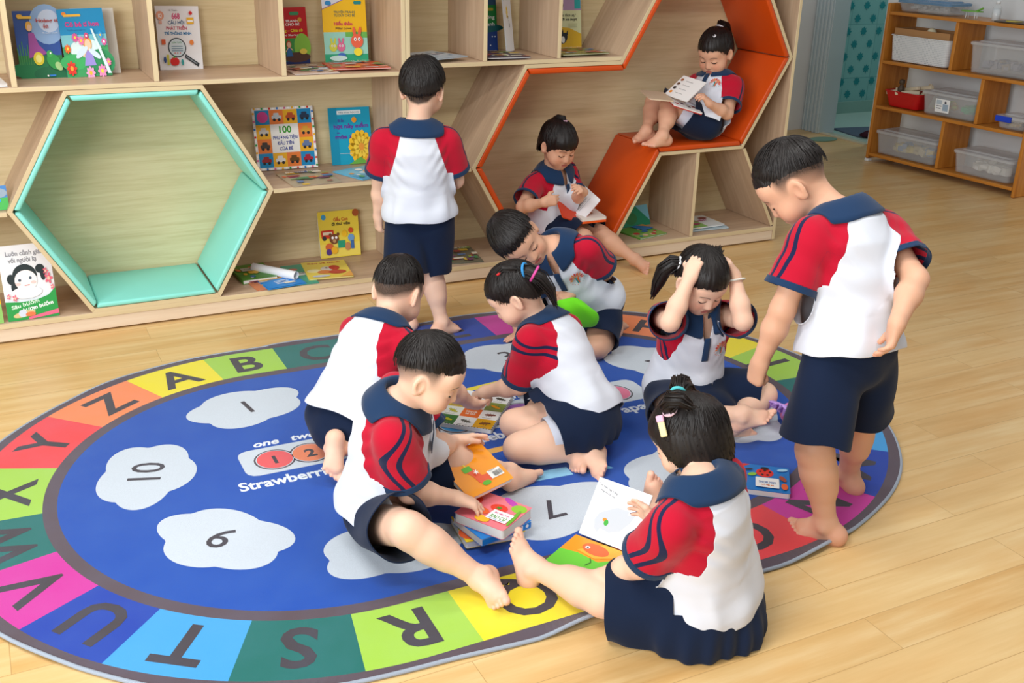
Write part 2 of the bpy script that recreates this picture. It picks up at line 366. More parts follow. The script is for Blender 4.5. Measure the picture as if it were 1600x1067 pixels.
# the unit with the orange honeycomb
u2 = tag(empty('bookshelf', (0, 0, 0)), 'oak bookshelf unit with an orange padded double hexagon seat', 'bookshelf')
XE = 3.103
hbar(u2, 'plinth', 1.064, XE - 0.018, 0.008, 0.0575, 0.003, DEP, [M_['board_front']] * 2)
hbar(u2, 'shelf_board', 1.064, XE - 0.018, 0.058, 0.080)
vbar(u2, 'side_panel', 1.064, 1.082, 0.0805, TOPZ)
vbar(u2, 'side_panel', XE - 0.0175, XE, 0.008, TOPZ)
hbar(u2, 'top_board', 1.064, XE, TOPZ, TOPZ + 0.018)
sA = 0.481; cA = (1.8615, 0.518); A = hexa(*cA, sA); B = hexa(cA[0] + 1.5 * sA, cA[1] + sA * math.sqrt(3) / 2, sA)
P2 = [A[1], A[2], A[3], A[4], A[5], A[0], B[5], B[0], B[1], B[2]]
hexring(u2, P2, 0.0165); pads(u2, P2, 0.026, M_['orange_vinyl'], trim=0.003)
zt = A[1][1] + 0.0175
slab(u2, 'shelf_board', [(1.083, zt), (2.0925, zt), (2.1035, zt + 0.019), (1.083, zt + 0.019)], 0.0, DEP, BM)
hbar(u2, 'shelf_board', 1.083, 1.3605, 0.5045, 0.5215)
for x in (1.411, 1.7665): vbar(u2, 'divider', x, x + 0.0175, zt + 0.0195, TOPZ)
vbar(u2, 'divider', 2.558, 2.576, 0.0805, 0.501)
slab(u2, 'divider', [(2.833, 0.5), (3.068, 0.0805), (3.0835, 0.0895), (2.852, 0.502)], 0.0, DEP, BM)
slab(u2, 'back_panel', [(1.064, 0.06), (XE, 0.06), (XE, TOPZ), (1.064, TOPZ)], DEP + 0.0005, DEP + 0.008, [M_['back_panel']] * 2, 0)

# ---------------------------------------------------------------- the toy shelf against the right wall
ST = frame((5.025, 1.331, 0), (0.073, -0.9973, 0), (0.9973, 0.073, 0))
st = tag(empty('toy_shelf', M=ST), 'low orange pine toy shelf standing against the white wall', 'shelf')
PN = M_['pine']
def pbox(name, u0, u1, d0, d1, z0, z1, grain='u', bevel=0.003, mat=None):
    c = Vector(((u0 + u1) / 2, (d0 + d1) / 2, (z0 + z1) / 2)); d = (u1 - u0, d1 - d0, z1 - z0)
    if grain == 'u': R = Matrix.Identity(4)
    else: R = Matrix.Rotation(-math.pi / 2, 4, 'Y'); d = (d[2], d[1], d[0])
    o = MB().box((0, 0, 0), d).obj(name, mat or PN, st, bevel=bevel); o.matrix_basis = Matrix.Translation(c) @ R
    return o
pbox('side_panel', -0.026, -0.001, 0, 0.29, 0.02, 1.066, 'z', 0.008); pbox('side_panel', 1.137, 1.162, 0, 0.29, 0.0, 1.066, 'z', 0.008)
for z in (0.062, 0.392, 0.693, 1.012): pbox('shelf_board', 0, 1.136, 0.002, 0.285, z - 0.021, z)
pbox('divider', 0.527, 0.551, 0.006, 0.28, 0.694, 0.99, 'z'); pbox('divider', 0.782, 0.806, 0.006, 0.28, 0.393, 0.671, 'z'); pbox('divider', 0.551, 0.575, 0.006, 0.28, 0.063, 0.37, 'z')
o = MB().box((-0.012, 0.02, 0.01), (0.034, 0.04, 0.02)).obj('foot_pad', M_['white_plastic'], st, bevel=0.004)
def loft(levels, n_c=5, cap0=True, cap1=False):
    """stack of rounded rectangles (z, u0, u1, d0, d1, r)"""
    mb = MB(); vs = []; k = 4 * (n_c + 1)
    for z, u0, u1, d0, d1, r in levels:
        for cx, cy, a in ((u1 - r, d1 - r, 0), (u0 + r, d1 - r, 90), (u0 + r, d0 + r, 180), (u1 - r, d0 + r, 270)):
            for i in range(n_c + 1):
                t = math.radians(a + 90 * i / n_c); vs.append((cx + r * math.cos(t), cy + r * math.sin(t), z))
    fs = [(i * k + j, i * k + (j + 1) % k, (i + 1) * k + (j + 1) % k, (i + 1) * k + j) for i in range(len(levels) - 1) for j in range(k)]
    if cap0: fs.append(tuple(range(k - 1, -1, -1)))
    if cap1: fs.append(tuple(range((len(levels) - 1) * k, len(levels) * k)))
    return mb.add(vs, fs)
def crate(label, u0, u1, d0, d1, z0, z1, clip=None, lid=True, mat=None, lidmat=None, name='storage_bin', tap=0.02, M=None, group='lidded clear plastic bins on the toy shelf'):
    t = tag(empty(name, M=(M or ST) @ Matrix.Translation((u0, d0, z0))), label, 'bin' if lid else 'basket', group)
    w, d, h = u1 - u0, d1 - d0, z1 - z0; b = []; w0 = 0.003
    hh = h - (0.026 if lid else 0.0)
    lv = [(0.0015, tap + .012, w - tap - .012, tap + .012, d - tap - .012, .02), (0.008, tap, w - tap, tap, d - tap, .025), (hh - .008, 0.006, w - .006, .006, d - .006, .03), (hh - .006, 0, w, 0, d, .032), (hh, 0, w, 0, d, .032),
          (hh, w0 + .004, w - w0 - .004, w0 + .004, d - w0 - .004, .028), (0.014, tap + w0 + .003, w - tap - w0 - .003, tap + w0 + .003, d - tap - w0 - .003, .022)]
    loft(lv, cap1=True).obj('bin_body', mat or M_['clear_bin'], t, smooth=False)
    if lid:
        loft([(hh + .0005, -.004, w + .004, -.004, d + .004, .034), (hh + .014, -.004, w + .004, -.004, d + .004, .034), (hh + .018, .006, w - .006, .006, d - .006, .03), (hh + .018, .03, w - .03, .03, d - .03, .03), (hh + .026, .04, w - .04, .04, d - .04, .03)], cap1=True).obj('lid', lidmat or M_['clear_lid'], t, smooth=False)
    if clip:
        cm, side = clip
        if side == 'end': MB().box((w + .006, d * .5, hh - .012), (.014, .10, .05)).obj('clip_handle', cm, t, bevel=.004)
        elif side == 'front': MB().box((w * .32, -.007, hh - .002), (.11, .014, .035)).obj('clip_handle', cm, t, bevel=.004)
        elif side == 'bar': MB().box((w + .006, d * .45, hh - .01), (.012, .2, .016)).obj('clip_handle', cm, t, bevel=.004)
    return t
def pieces(label, cat, u0, u1, d0, d1, z0, zh, cols, n, size, seed, kind='stuff', name='toy_blocks'):
    r = random.Random(seed); mb = MB(); lo = []
    for i in range(n):
        s = size * r.uniform(.7, 1.2); x = r.uniform(u0 + s, u1 - s); y = r.uniform(d0 + s, d1 - s)
        z = z0 + s * .6 + r.random() * max(0.0, zh - 1.4 * s)
        R = Matrix.Translation((x, y, z)) @ Matrix.Rotation(r.uniform(0, 3), 4, 'Z') @ Matrix.Rotation(r.uniform(-.4, .4), 4, 'X')
        mb.box((0, 0, 0), (s, s * r.uniform(.5, 1), s * r.uniform(.4, .8)), ST @ R, srgb(r.choice(cols)))
    o = mb.obj(name, M_['paint'], bevel=0.002, seg=1); return tag(o, label, cat, kind=kind)
# row under the top board
bk = crate('white woven-look plastic basket holding a brown carton on the toy shelf', 0.018, 0.50, 0.012, 0.262, 0.6945, 0.868, lid=False, mat=None, name='basket', group=None)
n = NT('perforated_white_plastic'); v = n.coord('Object', (110, 110, 110)); sx = n.node('ShaderNodeSeparateXYZ', {0: v})
w = n.math('MAXIMUM', n.math('MULTIPLY', n.math('GREATER_THAN', n.math('SINE', n.math('MULTIPLY', n.math('ADD', sx.outputs[0], sx.outputs[1]), 5.2)), 0.45), n.math('GREATER_THAN', n.math('SINE', n.math('MULTIPLY', sx.outputs[2], 5.2)), 0.45)), 0)
M_['perf'] = n.set(color=n.mix(w, srgb('#e4e9ee'), srgb('#8a97a4')), rough=0.4)
bk.children[0].data.materials[0] = M_['perf']; bk.children[0].name = 'basket_body'
MB().box((0.484, .125, .125), (.006, .07, .025)).obj('handle_hole_shade', M_['hole_shade'], bk, bevel=.004)  # solid near-black block, its colour stands for the shade in the hole
loft([(.0, .02, .46, .02, .23, .004), (.055, .02, .46, .02, .23, .004), (.055, .026, .454, .026, .224, .004), (.002, .026, .454, .026, .224, .004)], cap1=True).obj('cardboard_box', M_['cardboard'])
o = bpy.data.objects['cardboard_box']; o.matrix_world = ST @ Matrix.Translation((0.018, 0.012, 0.855)); tag(o, 'open brown cardboard box sitting in the white basket', 'box')
mb = MB(); mb.lathe([(0.0, 0.0)] + [(0.032 * math.sin(a), 0.036 - 0.036 * math.cos(a)) for a in [math.pi * k / 10 for k in range(1, 10)]] + [(0.0, 0.072)], 16)
o = mb.obj('toy_egg', plain('pale_egg', '#e9e4c4', 0.5), smooth=True); o.matrix_world = ST @ Matrix.Translation((0.29, 0.09, 0.858)); tag(o, 'pale round toy egg in the brown cardboard box', 'toy')
crate('large grey-clear lidded bin under the round letter board', 0.645, 1.115, 0.012, 0.27, 0.6945, 0.895)
pieces('grey and brown blocks inside the large upper bin', 'toys', 0.68, 1.09, 0.045, 0.24, 0.71, 0.10, ['#8d8a96', '#9b8a78', '#a7a2a8', '#777486'], 44, .05, 3)
# middle row
rb = crate('red plastic basket full of cream wooden toys on the toy shelf', 0.035, 0.335, 0.012, 0.20, 0.3935, 0.505, lid=False, mat=M_['red_plastic'], name='basket', tap=.03, group=None)
rb.children[0].name = 'basket_body'
for k, (u, d, z, L, a, b) in enumerate([(.10, .06, .495, .12, .3, .2), (.17, .10, .515, .22, -.25, .22), (.24, .13, .53, .24, -.2, .2), (.20, .06, .50, .16, .5, .1), (.28, .15, .52, .10, 1.2, .9), (.12, .14, .50, .14, .9, -.1), (.08, .1, .49, .09, 1.7, .3)]):
    mb = MB(); mb.box((0, 0, 0), (L, .026, .024)); o = mb.obj('wooden_toy', M_['cream'], bevel=.004)
    o.matrix_world = ST @ Matrix.Translation((u, d, z)) @ Matrix.Rotation(a, 4, 'Z') @ Matrix.Rotation(-b, 4, 'Y')
    tag(o, 'cream wooden toy bar piled in the red plastic basket', 'toy', 'cream wooden toys in the red basket')
mb = MB(); mb.lathe([(0, 0), (.022, 0), (.024, .03), (.014, .045), (.012, .055), (.02, .065), (.018, .085), (0, .092)], 14)
o = mb.obj('wooden_figure', plain('dark_wood_figure', '#4a3a2c', 0.5), smooth=True); o.matrix_world = ST @ Matrix.Translation((0.155, 0.045, 0.495)); tag(o, 'small dark wooden figure standing up in the red basket', 'toy')
b2 = crate('clear lidded bin of coloured blocks with a white label, beside the red basket', 0.348, 0.772, 0.012, 0.272, 0.3935, 0.553, clip=(M_['white_plastic'], 'end'))
pr = Print(); pr.rect(0, 0, .11, .085, '#f2f4f6'); pr.rect(.008, .05, .05, .078, '#b9c6d2'); pr.rect(.058, .012, .10, .055, '#9fb3c6'); pr.line([(.01, .04), (.05, .04)], .004, '#445'); pr.line([(.01, .025), (.045, .025)], .004, '#445'); pr.disc(.078, .066, .008, '#334')
mb = MB(); pr.into(mb, lambda x, y, h: (0.125 + x, 0.0035 - h - (y + .03) * .06, .03 + y)); mb.obj('paper_label', M_['paint'], b2)
pieces('yellow, green and orange blocks inside the labelled bin', 'toys', 0.385, 0.56, 0.04, 0.24, 0.41, 0.09, ['#d7b53a', '#d9a25a', '#c7cf5a', '#d97f5a', '#e3d9b0'], 30, .045, 5)
pieces('green and teal blocks inside the labelled bin', 'toys', 0.57, 0.74, 0.04, 0.24, 0.41, 0.09, ['#3fae7a', '#58b48f', '#4f9aa5', '#7fb87a'], 26, .045, 6)
crate('small clear box with blue clips on the toy shelf', 0.915, 1.128, 0.015, 0.20, 0.3935, 0.485, clip=(M_['blue_clip'], 'front'))
pieces('small grey and tan pieces inside the blue-clipped box', 'toys', 0.945, 1.10, 0.04, 0.17, 0.405, 0.03, ['#77797c', '#b08a4a', '#4d5560', '#c7b48a'], 22, .024, 7)
# bottom row
crate('milky lidded bin with a red handle on the lowest toy shelf', 0.02, 0.53, 0.012, 0.272, 0.0635, 0.235, clip=(M_['red_plastic'], 'bar'))
pieces('yellow and blue toys inside the red-handled bin', 'toys', 0.07, 0.49, 0.05, 0.24, 0.08, 0.10, ['#d8c36a', '#c9b98a', '#7f9fc0', '#8fa6c4', '#d9cfae'], 40, .055, 8)
crate('clear lidded bin of crumpled white cloth on the lowest toy shelf', 0.665, 1.10, 0.012, 0.272, 0.0635, 0.222, clip=(M_['blue_clip'], 'end'))
pieces('crumpled white cloth inside the low clear bin', 'cloth', 0.71, 1.06, 0.05, 0.235, 0.08, 0.09, ['#e8e6e0', '#dedcd4', '#f0eee8'], 46, .055, 9, name='cloth_scraps')
# on the top board
crate('shallow clear tray box with a blue lid on top of the toy shelf', 0.03, 0.45, 0.02, 0.25, 1.0135, 1.10, lidmat=clear('blue_clear_lid', '#5f8fb8', 0.7), group=None)
pieces('small white and grey pieces inside the blue-lidded box', 'toys', 0.07, 0.42, 0.05, 0.22, 1.03, 0.02, ['#c9ced2', '#aab4ba', '#dfe3e6'], 40, .03, 11)
t = tag(empty('soap_rest', M=ST @ Matrix.Translation((0.56, 0.10, 1.0135))), 'small green leaf-shaped stand on top of the toy shelf', 'stand')
gm = plain('leaf_green', '#6fae3c', 0.5)
MB().prism([(0.075 * math.cos(a), 0.045 * math.sin(a)) for a in [math.pi * k / 10 for k in range(20)]], .04, .046).tube([(.03, 0, .045), (.07, 0, .062), (.075, 0, .068)], .006, 6).obj('leaf_plate', gm, t)
for k, (x, y) in enumerate(((-.035, .015), (.03, .015), (-.03, -.018), (.035, -.015))): MB().tube([(x, y, 0), (x * .9, y * .9, .0405)], .0022, 6).obj('leg', M_['white_plastic'], t)
t = tag(empty('bottle', M=ST @ Matrix.Translation((0.735, 0.10, 1.0135))), 'small clear dispenser bottle of white liquid on the toy shelf', 'bottle')
MB().lathe([(0, 0), (.026, 0), (.027, .004), (.027, .08), (.012, .095), (.011, .1), (0, .1)], 16).obj('bottle_body', M_['clear_glass'], t, smooth=True)
MB().lathe([(0, .003), (.0235, .003), (.0235, .07), (0, .07)], 14).obj('liquid', M_['white_plastic'], t, smooth=True)
MB().lathe([(0, .1), (.013, .1), (.013, .118), (.004, .12), (.004, .14), (0, .14)], 12).tube([(0, 0, .136), (-.02, 0, .138), (-.032, 0, .13)], .004, 6).obj('pump', M_['white_plastic'], t, smooth=True)
t = tag(empty('letter_board', M=ST @ Matrix.Translation((1.07, 0.235, 1.0135)) @ Matrix.Rotation(-0.16, 4, 'X')), 'round colourful letter board leaning on the wall above the toy shelf', 'board')
pr = Print(0.0006); cols = ['#ef6a2b', '#4fb4dc', '#cda25a', '#e2584f', '#8fbf4a', '#efc43a', '#7f6fc0', '#e98fb0']
for k in range(8):
    a0, a1 = 2 * math.pi * k / 8 + .3, 2 * math.pi * (k + 1) / 8 + .3
    pr.poly([(.06 * math.cos(a0), .19 + .06 * math.sin(a0)), (.19 * math.cos(a0), .19 + .19 * math.sin(a0)), (.19 * math.cos((a0 + a1) / 2), .19 + .19 * math.sin((a0 + a1) / 2)), (.19 * math.cos(a1), .19 + .19 * math.sin(a1)), (.06 * math.cos(a1), .19 + .06 * math.sin(a1))], cols[k], k=1)
    am = (a0 + a1) / 2; pr.text('DKSPEBAR'[k], .14 * math.cos(am), .19 + .14 * math.sin(am) - .025, .07, '#2a2a30', .02, k=2)
pr.disc(0, .19, .06, '#c9a070', k=1)
mb = MB(); mb.lathe([(0, 0), (.19, 0), (.19, .008), (0, .008)], 40, M=Matrix.Translation((0, .008, .19)) @ Matrix.Rotation(math.pi / 2, 4, 'X'), col=srgb('#c08a4a'))
pr.into(mb, lambda x, y, h: (x, -.0005 - h, y)); mb.obj('disc', M_['paint'], t)
o = MB().box((0, 0, 0), (.36, .16, .008)).obj('flat_tray', plain('dark_tray', '#54473a', .5), bevel=.002); o.matrix_world = ST @ Matrix.Translation((.97, .09, 1.0185)); tag(o, 'thin dark tray lying below the round letter board', 'tray')
mb = MB(); mb.box((0, 0, 0), (.07, .06, .004)); o = mb.obj('yellow_card', plain('yellow_card', '#c9b53a', .5)); o.matrix_world = ST @ Matrix.Translation((.90, .05, 1.0252)); tag(o, 'small yellow card lying on the thin dark tray', 'card')

# ---------------------------------------------------------------- the alphabet rug
XL, XR, YC = 0.21, 1.17, -1.405
ARC = math.pi * 0.85; PER = 2 * 0.96 + 2 * ARC
def rug_frame(s):
    """point on the centre line, outward direction, clockwise direction"""
    s %= PER; a0 = XR - 0.335
    if s < a0: return (0.335 + s, YC), (0, 1), (1, 0)
    s -= a0
    if s < ARC: t = math.pi / 2 - s / 0.85; return (XR, YC), (math.cos(t), math.sin(t)), (math.sin(t), -math.cos(t))
    s -= ARC
    if s < 0.96: return (XR - s, YC), (0, -1), (-1, 0)
    s -= 0.96
    if s < ARC: t = -math.pi / 2 - s / 0.85; return (XL, YC), (math.cos(t), math.sin(t)), (math.sin(t), -math.cos(t))
    s -= ARC
    return (XL + s, YC), (0, 1), (1, 0)
def rug_xy(s, r):
    c, o, t = rug_frame(s); return c[0] + o[0] * r, c[1] + o[1] * r
def ripple(s):
    s %= PER; bottom = math.exp(-((s - 4.1) / 1.0) ** 2)
    return (0.004 + 0.013 * bottom) * max(0.0, math.sin(s * 9.5 + 0.6) * 0.7 + math.sin(s * 17 + 1) * 0.45), (0.004 + 0.007 * bottom) * math.sin(s * 9.5 - 0.5)
RZ = 0.009
CR = dict(yellow='#f0de1b', lime='#a3cf46', teal='#0d6a63', sky='#3f9fe0', navy='#0c3ba8', magenta='#cf2b9c', red='#ec4044', orange='#f58a52')
SEQ = ['yellow', 'lime', 'teal', 'sky', 'navy', 'magenta', 'red', 'orange']
INK = '#40373c'; BROWN = '#584850'; BLUE = '#004aae'; CLOUD = '#cdd6e0'
EDGES = [0.279 * k for k in range(13)] + [3.685, 4.015, 4.345, 4.605, 4.875, 5.125, 5.36, 5.598, 5.84, 6.14, 6.465, 6.755, 7.01, 7.26]
NAMES = 'CDEFGHIJKLMNOPQRSTUVWXYZAB'
TINT = dict(zip('ABCDEFGHIJKLMNOPQRSTUVWXYZ', (SEQ * 4)[:22] + ['teal', 'lime', 'red', 'orange']))
TINT['W'] = 'teal'; TINT['X'] = 'lime'; TINT['Y'] = 'red'; TINT['Z'] = 'orange'
NS = 416
mb = MB()
ring = [[(*rug_xy(PER * i / NS, r), RZ) for i in range(NS)] for r in (0.705, 0.742, 0.952)]
edge = []; under = []
for i in range(NS):
    s = PER * i / NS; dz, dr = ripple(s); edge.append((*rug_xy(s, 0.984 + dr), RZ + dz)); under.append((*rug_xy(s, 0.984 + dr), max(0.0006, dz * .9)))
mb.add(ring[0], [tuple(range(NS - 1, -1, -1))], srgb(BLUE))
def band(a, b, colf):
    for i in range(NS):
        j = (i + 1) % NS; mb.add([a[i], a[j], b[j], b[i]], [(0, 3, 2, 1)], colf(i))
band(ring[0], ring[1], lambda i: srgb(BROWN))
def tint_at(i):
    q = PER * (i + .5) / NS
    return srgb(CR[TINT[NAMES[max(k for k in range(26) if EDGES[k] <= q)]]])
band(ring[1], ring[2], tint_at)
band(ring[2], edge, lambda i: srgb(BROWN)); band(edge, under, lambda i: srgb('#8e95a3'))
pr = Print(0.0003)
def stamp(s, r, fn):
    """draw in a local frame: x clockwise, y outward"""
    c, o, t = rug_frame(s); b = (c[0] + o[0] * r, c[1] + o[1] * r); sub = Print(); fn(sub)
    base = pr.k
    for vs, fs, col, k in sub.items: pr.items.append(([(b[0] + t[0] * x + o[0] * y, b[1] + t[1] * x + o[1] * y) for x, y in vs], fs, col, k))
for i, ch in enumerate(NAMES):
    stamp((EDGES[i] + EDGES[i + 1]) / 2, 0.847, lambda q: q.text(ch, 0, -0.070, 0.195, INK, 0.022, k=1))
def cloud_poly(a, b, ph, n=84):
    P = []
    for i in range(n):
        t = 2 * math.pi * i / n; q = 0.86 + 0.16 * abs(math.sin(2.5 * t + ph)) + 0.04 * math.sin(3 * t + 2 * ph)
        P.append((a * q * math.cos(t) * (1.0 if math.cos(t) > 0 else 1.04), b * q * math.sin(t)))
    return P
CL = [(0.131, -0.922), (0.625, -0.895), (1.117, -0.875), (1.60, -1.138), (1.60, -1.66), (1.205, -1.872), (0.745, -1.912), (0.275, -1.905), (-0.118, -1.685), (-0.243, -1.25)]
for i, (x, y) in enumerate(CL):
    cx = min(max(x, XL), XR); ox, oy = x - cx, y - YC; L = math.hypot(ox, oy); o = (ox / L, oy / L); t = (o[1], -o[0])
    P = cloud_poly(0.192 if i != 6 else 0.215, 0.138, 0.4 + i * 1.3)
    pr.poly([(x + t[0] * a + o[0] * b, y + t[1] * a + o[1] * b) for a, b in P], CLOUD, k=1)
    sub = Print(); sub.text(str(i + 1), 0, -0.046, 0.135, INK, 0.004, k=2)
    for vs, fs, col, k in sub.items: pr.items.append(([(x + t[0] * a + o[0] * b, y + t[1] * a + o[1] * b) for a, b in vs], fs, col, k))
# the strip of counted fruit in the middle
pr.rrect(0.02, -1.398, 1.43, -1.232, 0.035, CLOUD, k=1)
FR = ['#e85a5c', '#f0875a', '#f2c93a', '#8cc152', '#1c6b4a', '#3f9fe0', '#3a50a8', '#8a4a9a', '#b5773f', '#5a4038', '#e87a9a']
for i in range(11):
    x, y = 0.119 + 0.1211 * i - (0.012 * min(i, 1)), -1.318
    pr.disc(x, y, .062, '#54484e', .064, n=26, k=2); pr.disc(x, y, .0565, CLOUD, .0585, n=26, k=3); pr.disc(x, y, .0535, FR[i], .0555, n=26, k=4)
    if i < 10: pr.text(str(i + 1), x, y - .025, .068, INK, .03, k=5)
for w, x in (('one', .118), ('two', .238), ('three', .36), ('four', .48), ('five', .60), ('six', .72), ('seven', .845), ('eight', .965), ('nine', 1.085), ('ten', 1.205)):
    pr.text(w, x, -1.218, .052, '#eef3fa', .03, shear=.25, k=1)
for w, x, f in (('Strawberrie', .125, .285), ('Orange', .385, .17), ('Apple', .565, .13), ('Blueberrie', .815, .25), ('Kumquat', 1.085, .20), ('Papaya', 1.325, .19)):
    pr.text(w, x, -1.468, .068, '#e6edf6', .03, fit=f, k=1)
pr.line([(.60, -1.12), (1.0, -1.075)], .028, '#e9d630', k=1); pr.poly([(1.0, -1.09), (1.0, -1.06), (1.06, -1.068)], '#b05a5a', k=1)
pr.line([(.70, -1.535), (1.05, -1.52)], .03, '#eeb558', k=1); pr.poly([(.70, -1.55), (.70, -1.52), (.655, -1.54)], '#8a4a44', k=1)
pr.poly([(.94, -1.77), (1.0, -1.72), (1.03, -1.78)], '#7cc2ea', k=1); pr.line([(.62, -1.72), (.9, -1.74)], .05, '#8fcdf0', k=1)
pr.into(mb, lambda x, y, h: (x, y, RZ + h))
rug = tag(mb.obj('alphabet_rug', M_['rug']), 'large oval blue rug printed with the alphabet, numbered clouds and fruit names', 'rug')
eb = MB()
P = edge + [edge[0]]
pts = [(p[0], p[1], (p[2] + u[2]) / 2 + .001) for p, u in zip(edge, under)]; pts.append(pts[0])
eb.tube([pts[i] for i in range(0, NS + 1, 2)], 0.0052, 6, col=srgb('#a3adbb'), cap=False); eb.obj('edge_binding', print_mat('grey_binding', 0.9, 0.1, True), rug, smooth=True)

# ---------------------------------------------------------------- books
def rr_pts(w, h, r, n=4):
    p = []
    for cx, cy, a in ((w / 2 - r, h / 2 - r, 0), (-w / 2 + r, h / 2 - r, 90), (-w / 2 + r, -h / 2 + r, 180), (w / 2 - r, -h / 2 + r, 270)):
        p += [(cx + r * math.cos(math.radians(a + 90 * i / n)), cy + r * math.sin(math.radians(a + 90 * i / n))) for i in range(n + 1)]
    return p
def book(label, c, ux, uy, w, h, t, base, art=None, group='picture books on the bookshelves', name='picture_book', r=0.0, spine=None, ct=0.0012, label2=None):
    """closed book: front cover at local z = 0 facing the local +z side, spine on the local -x side"""
    M = frame(c, ux, uy); o = tag(empty(name, M=M), label, 'book', group)
    sp = srgb(spine or base); mb = MB(); ct = min(ct, t * .3)
    pts = rr_pts(w, h, r) if r else [(w / 2, h / 2), (-w / 2, h / 2), (-w / 2, -h / 2), (w / 2, -h / 2)]
    mb.prism(pts, -ct, 0, col=srgb(base)); mb.prism(pts, -t, -t + ct, col=sp)
    if not r: mb.box((-w / 2 + ct / 2, 0, -t / 2), (ct, h, t - 2.02 * ct), col=sp)
    if art:
        pr = Print(0.0003); art(pr); pr.into(mb, lambda x, y, q: ((x - .5) * w, (y - .5) * h, q))
    mb.obj('cover', M_['print'], o)
    m = 0.0 if r else 0.0025
    pp = MB()
    if r: pp.prism(rr_pts(w - .0006, h - .0006, r), -t + ct + .0001, -ct - .0001)
    else: pp.box((.001, 0, -t / 2), (w - 2 * m, h - 2 * m, t - 2.1 * ct))
    pp.obj('page_block', M_['pages'], o)
    return o
def half_open(label, parts, name='board_book', group=None, cat='book'):
    """an open book: each part is (child name, centre, ux, uy, w, h, thickness, top colour, art, under colour)"""
    o = tag(empty(name, parts[0][1]), label, cat, group); inv = Matrix.Translation(-Vector(parts[0][1]))
    for cn, c, ux, uy, w, h, t, col, art, ucol in parts:
        M = inv @ frame(c, ux, uy); mb = MB(); pts = rr_pts(w, h, .008)
        mb.prism(pts, -t * .5, 0, col=srgb(col)); mb.prism(pts, -t, -t * .5 - .0001, col=srgb(ucol))
        if art: pr = Print(0.0003); art(pr); pr.into(mb, lambda x, y, q: ((x - .5) * w, (y - .5) * h, q))
        mb.obj(cn, M_['print'], o, M)
    return o
def scene_art(p, sky, ground, seed, n=10, cols=('#e94b3c', '#f2b134', '#ffffff', '#4aa3df', '#8e44ad', '#ed6ea0')):
    r = random.Random(seed); p.rect(0, 0, 1, 1, sky); p.poly([(0, 0), (1, 0), (1, .35), (.7, .42), (.4, .33), (0, .45)], ground)
    for i in range(n):
        x, y, s = r.uniform(.1, .9), r.uniform(.08, .75), r.uniform(.04, .11); p.disc(x, y, s, r.choice(cols), s * r.uniform(.5, 1.1), r.uniform(0, 3), 12)
def kid_fig(p, x, y, s, dress, hair, skin='#f3c9a8'):
    """a generic little figure"""
    p.poly([(x - .5 * s, y), (x + .5 * s, y), (x + .16 * s, y + 1.0 * s), (x - .16 * s, y + 1.0 * s)], dress); p.disc(x, y + 1.25 * s, .36 * s, hair, .40 * s); p.disc(x + .02 * s, y + 1.2 * s, .26 * s, skin, .3 * s)
    p.line([(x - .14 * s, y + .9 * s), (x - .5 * s, y + .5 * s)], .1 * s, skin); p.line([(x + .14 * s, y + .9 * s), (x + .5 * s, y + .6 * s)], .1 * s, skin)
def art_frog(p):
    p.rect(0, 0, 1, 1, '#274f9e'); p.disc(.75, .8, .4, '#8fb2dd', .3); p.disc(.8, .85, .25, '#c9d8ee', .17); p.rect(0, 0, 1, .34, '#1f7a3c'); p.disc(.3, .12, .5, '#157a46', .13); p.disc(.8, .06, .5, '#0f6a40', .12)
    for i in range(7): p.line([(.03 + .05 * i, .2), (.0 + .06 * i, .45 + .05 * (i % 3))], .02, '#3f8f4a')
    p.poly([(.25, .3), (.68, .36), (.5, .5), (.42, .68), (.3, .68)], '#a04a9c'); p.disc(.33, .77, .075, '#e9b23c', .075); p.disc(.34, .75, .05, '#f3cba6', .05); p.disc(.46, .29, .12, '#e7d632', .1); p.disc(.46, .29, .07, '#f7ef8a', .06)
    p.disc(.8, .24, .17, '#2f9e4a', .11, -.4); p.disc(.72, .36, .07, '#3fae52', .05); p.disc(.74, .37, .018, '#fff', .015); p.disc(.9, .17, .09, '#a8d08a', .06, -.4)
    p.text('Hoàng tử', .78, .83, .075, '#b5392f', .02, fit=.55); p.text('ếch', .72, .74, .08, '#b5392f', .02); p.text('Truyện tranh', .8, .66, .03, '#e9eef7', fit=.35); p.disc(.15, .92, .07, '#f2b92c', .03); p.rrect(.1, .88, .42, .92, .015, '#f2c53a'); p.disc(.62, .03, .02, '#fff', .013); p.rect(.66, .02, .8, .045, '#2f7fd6')
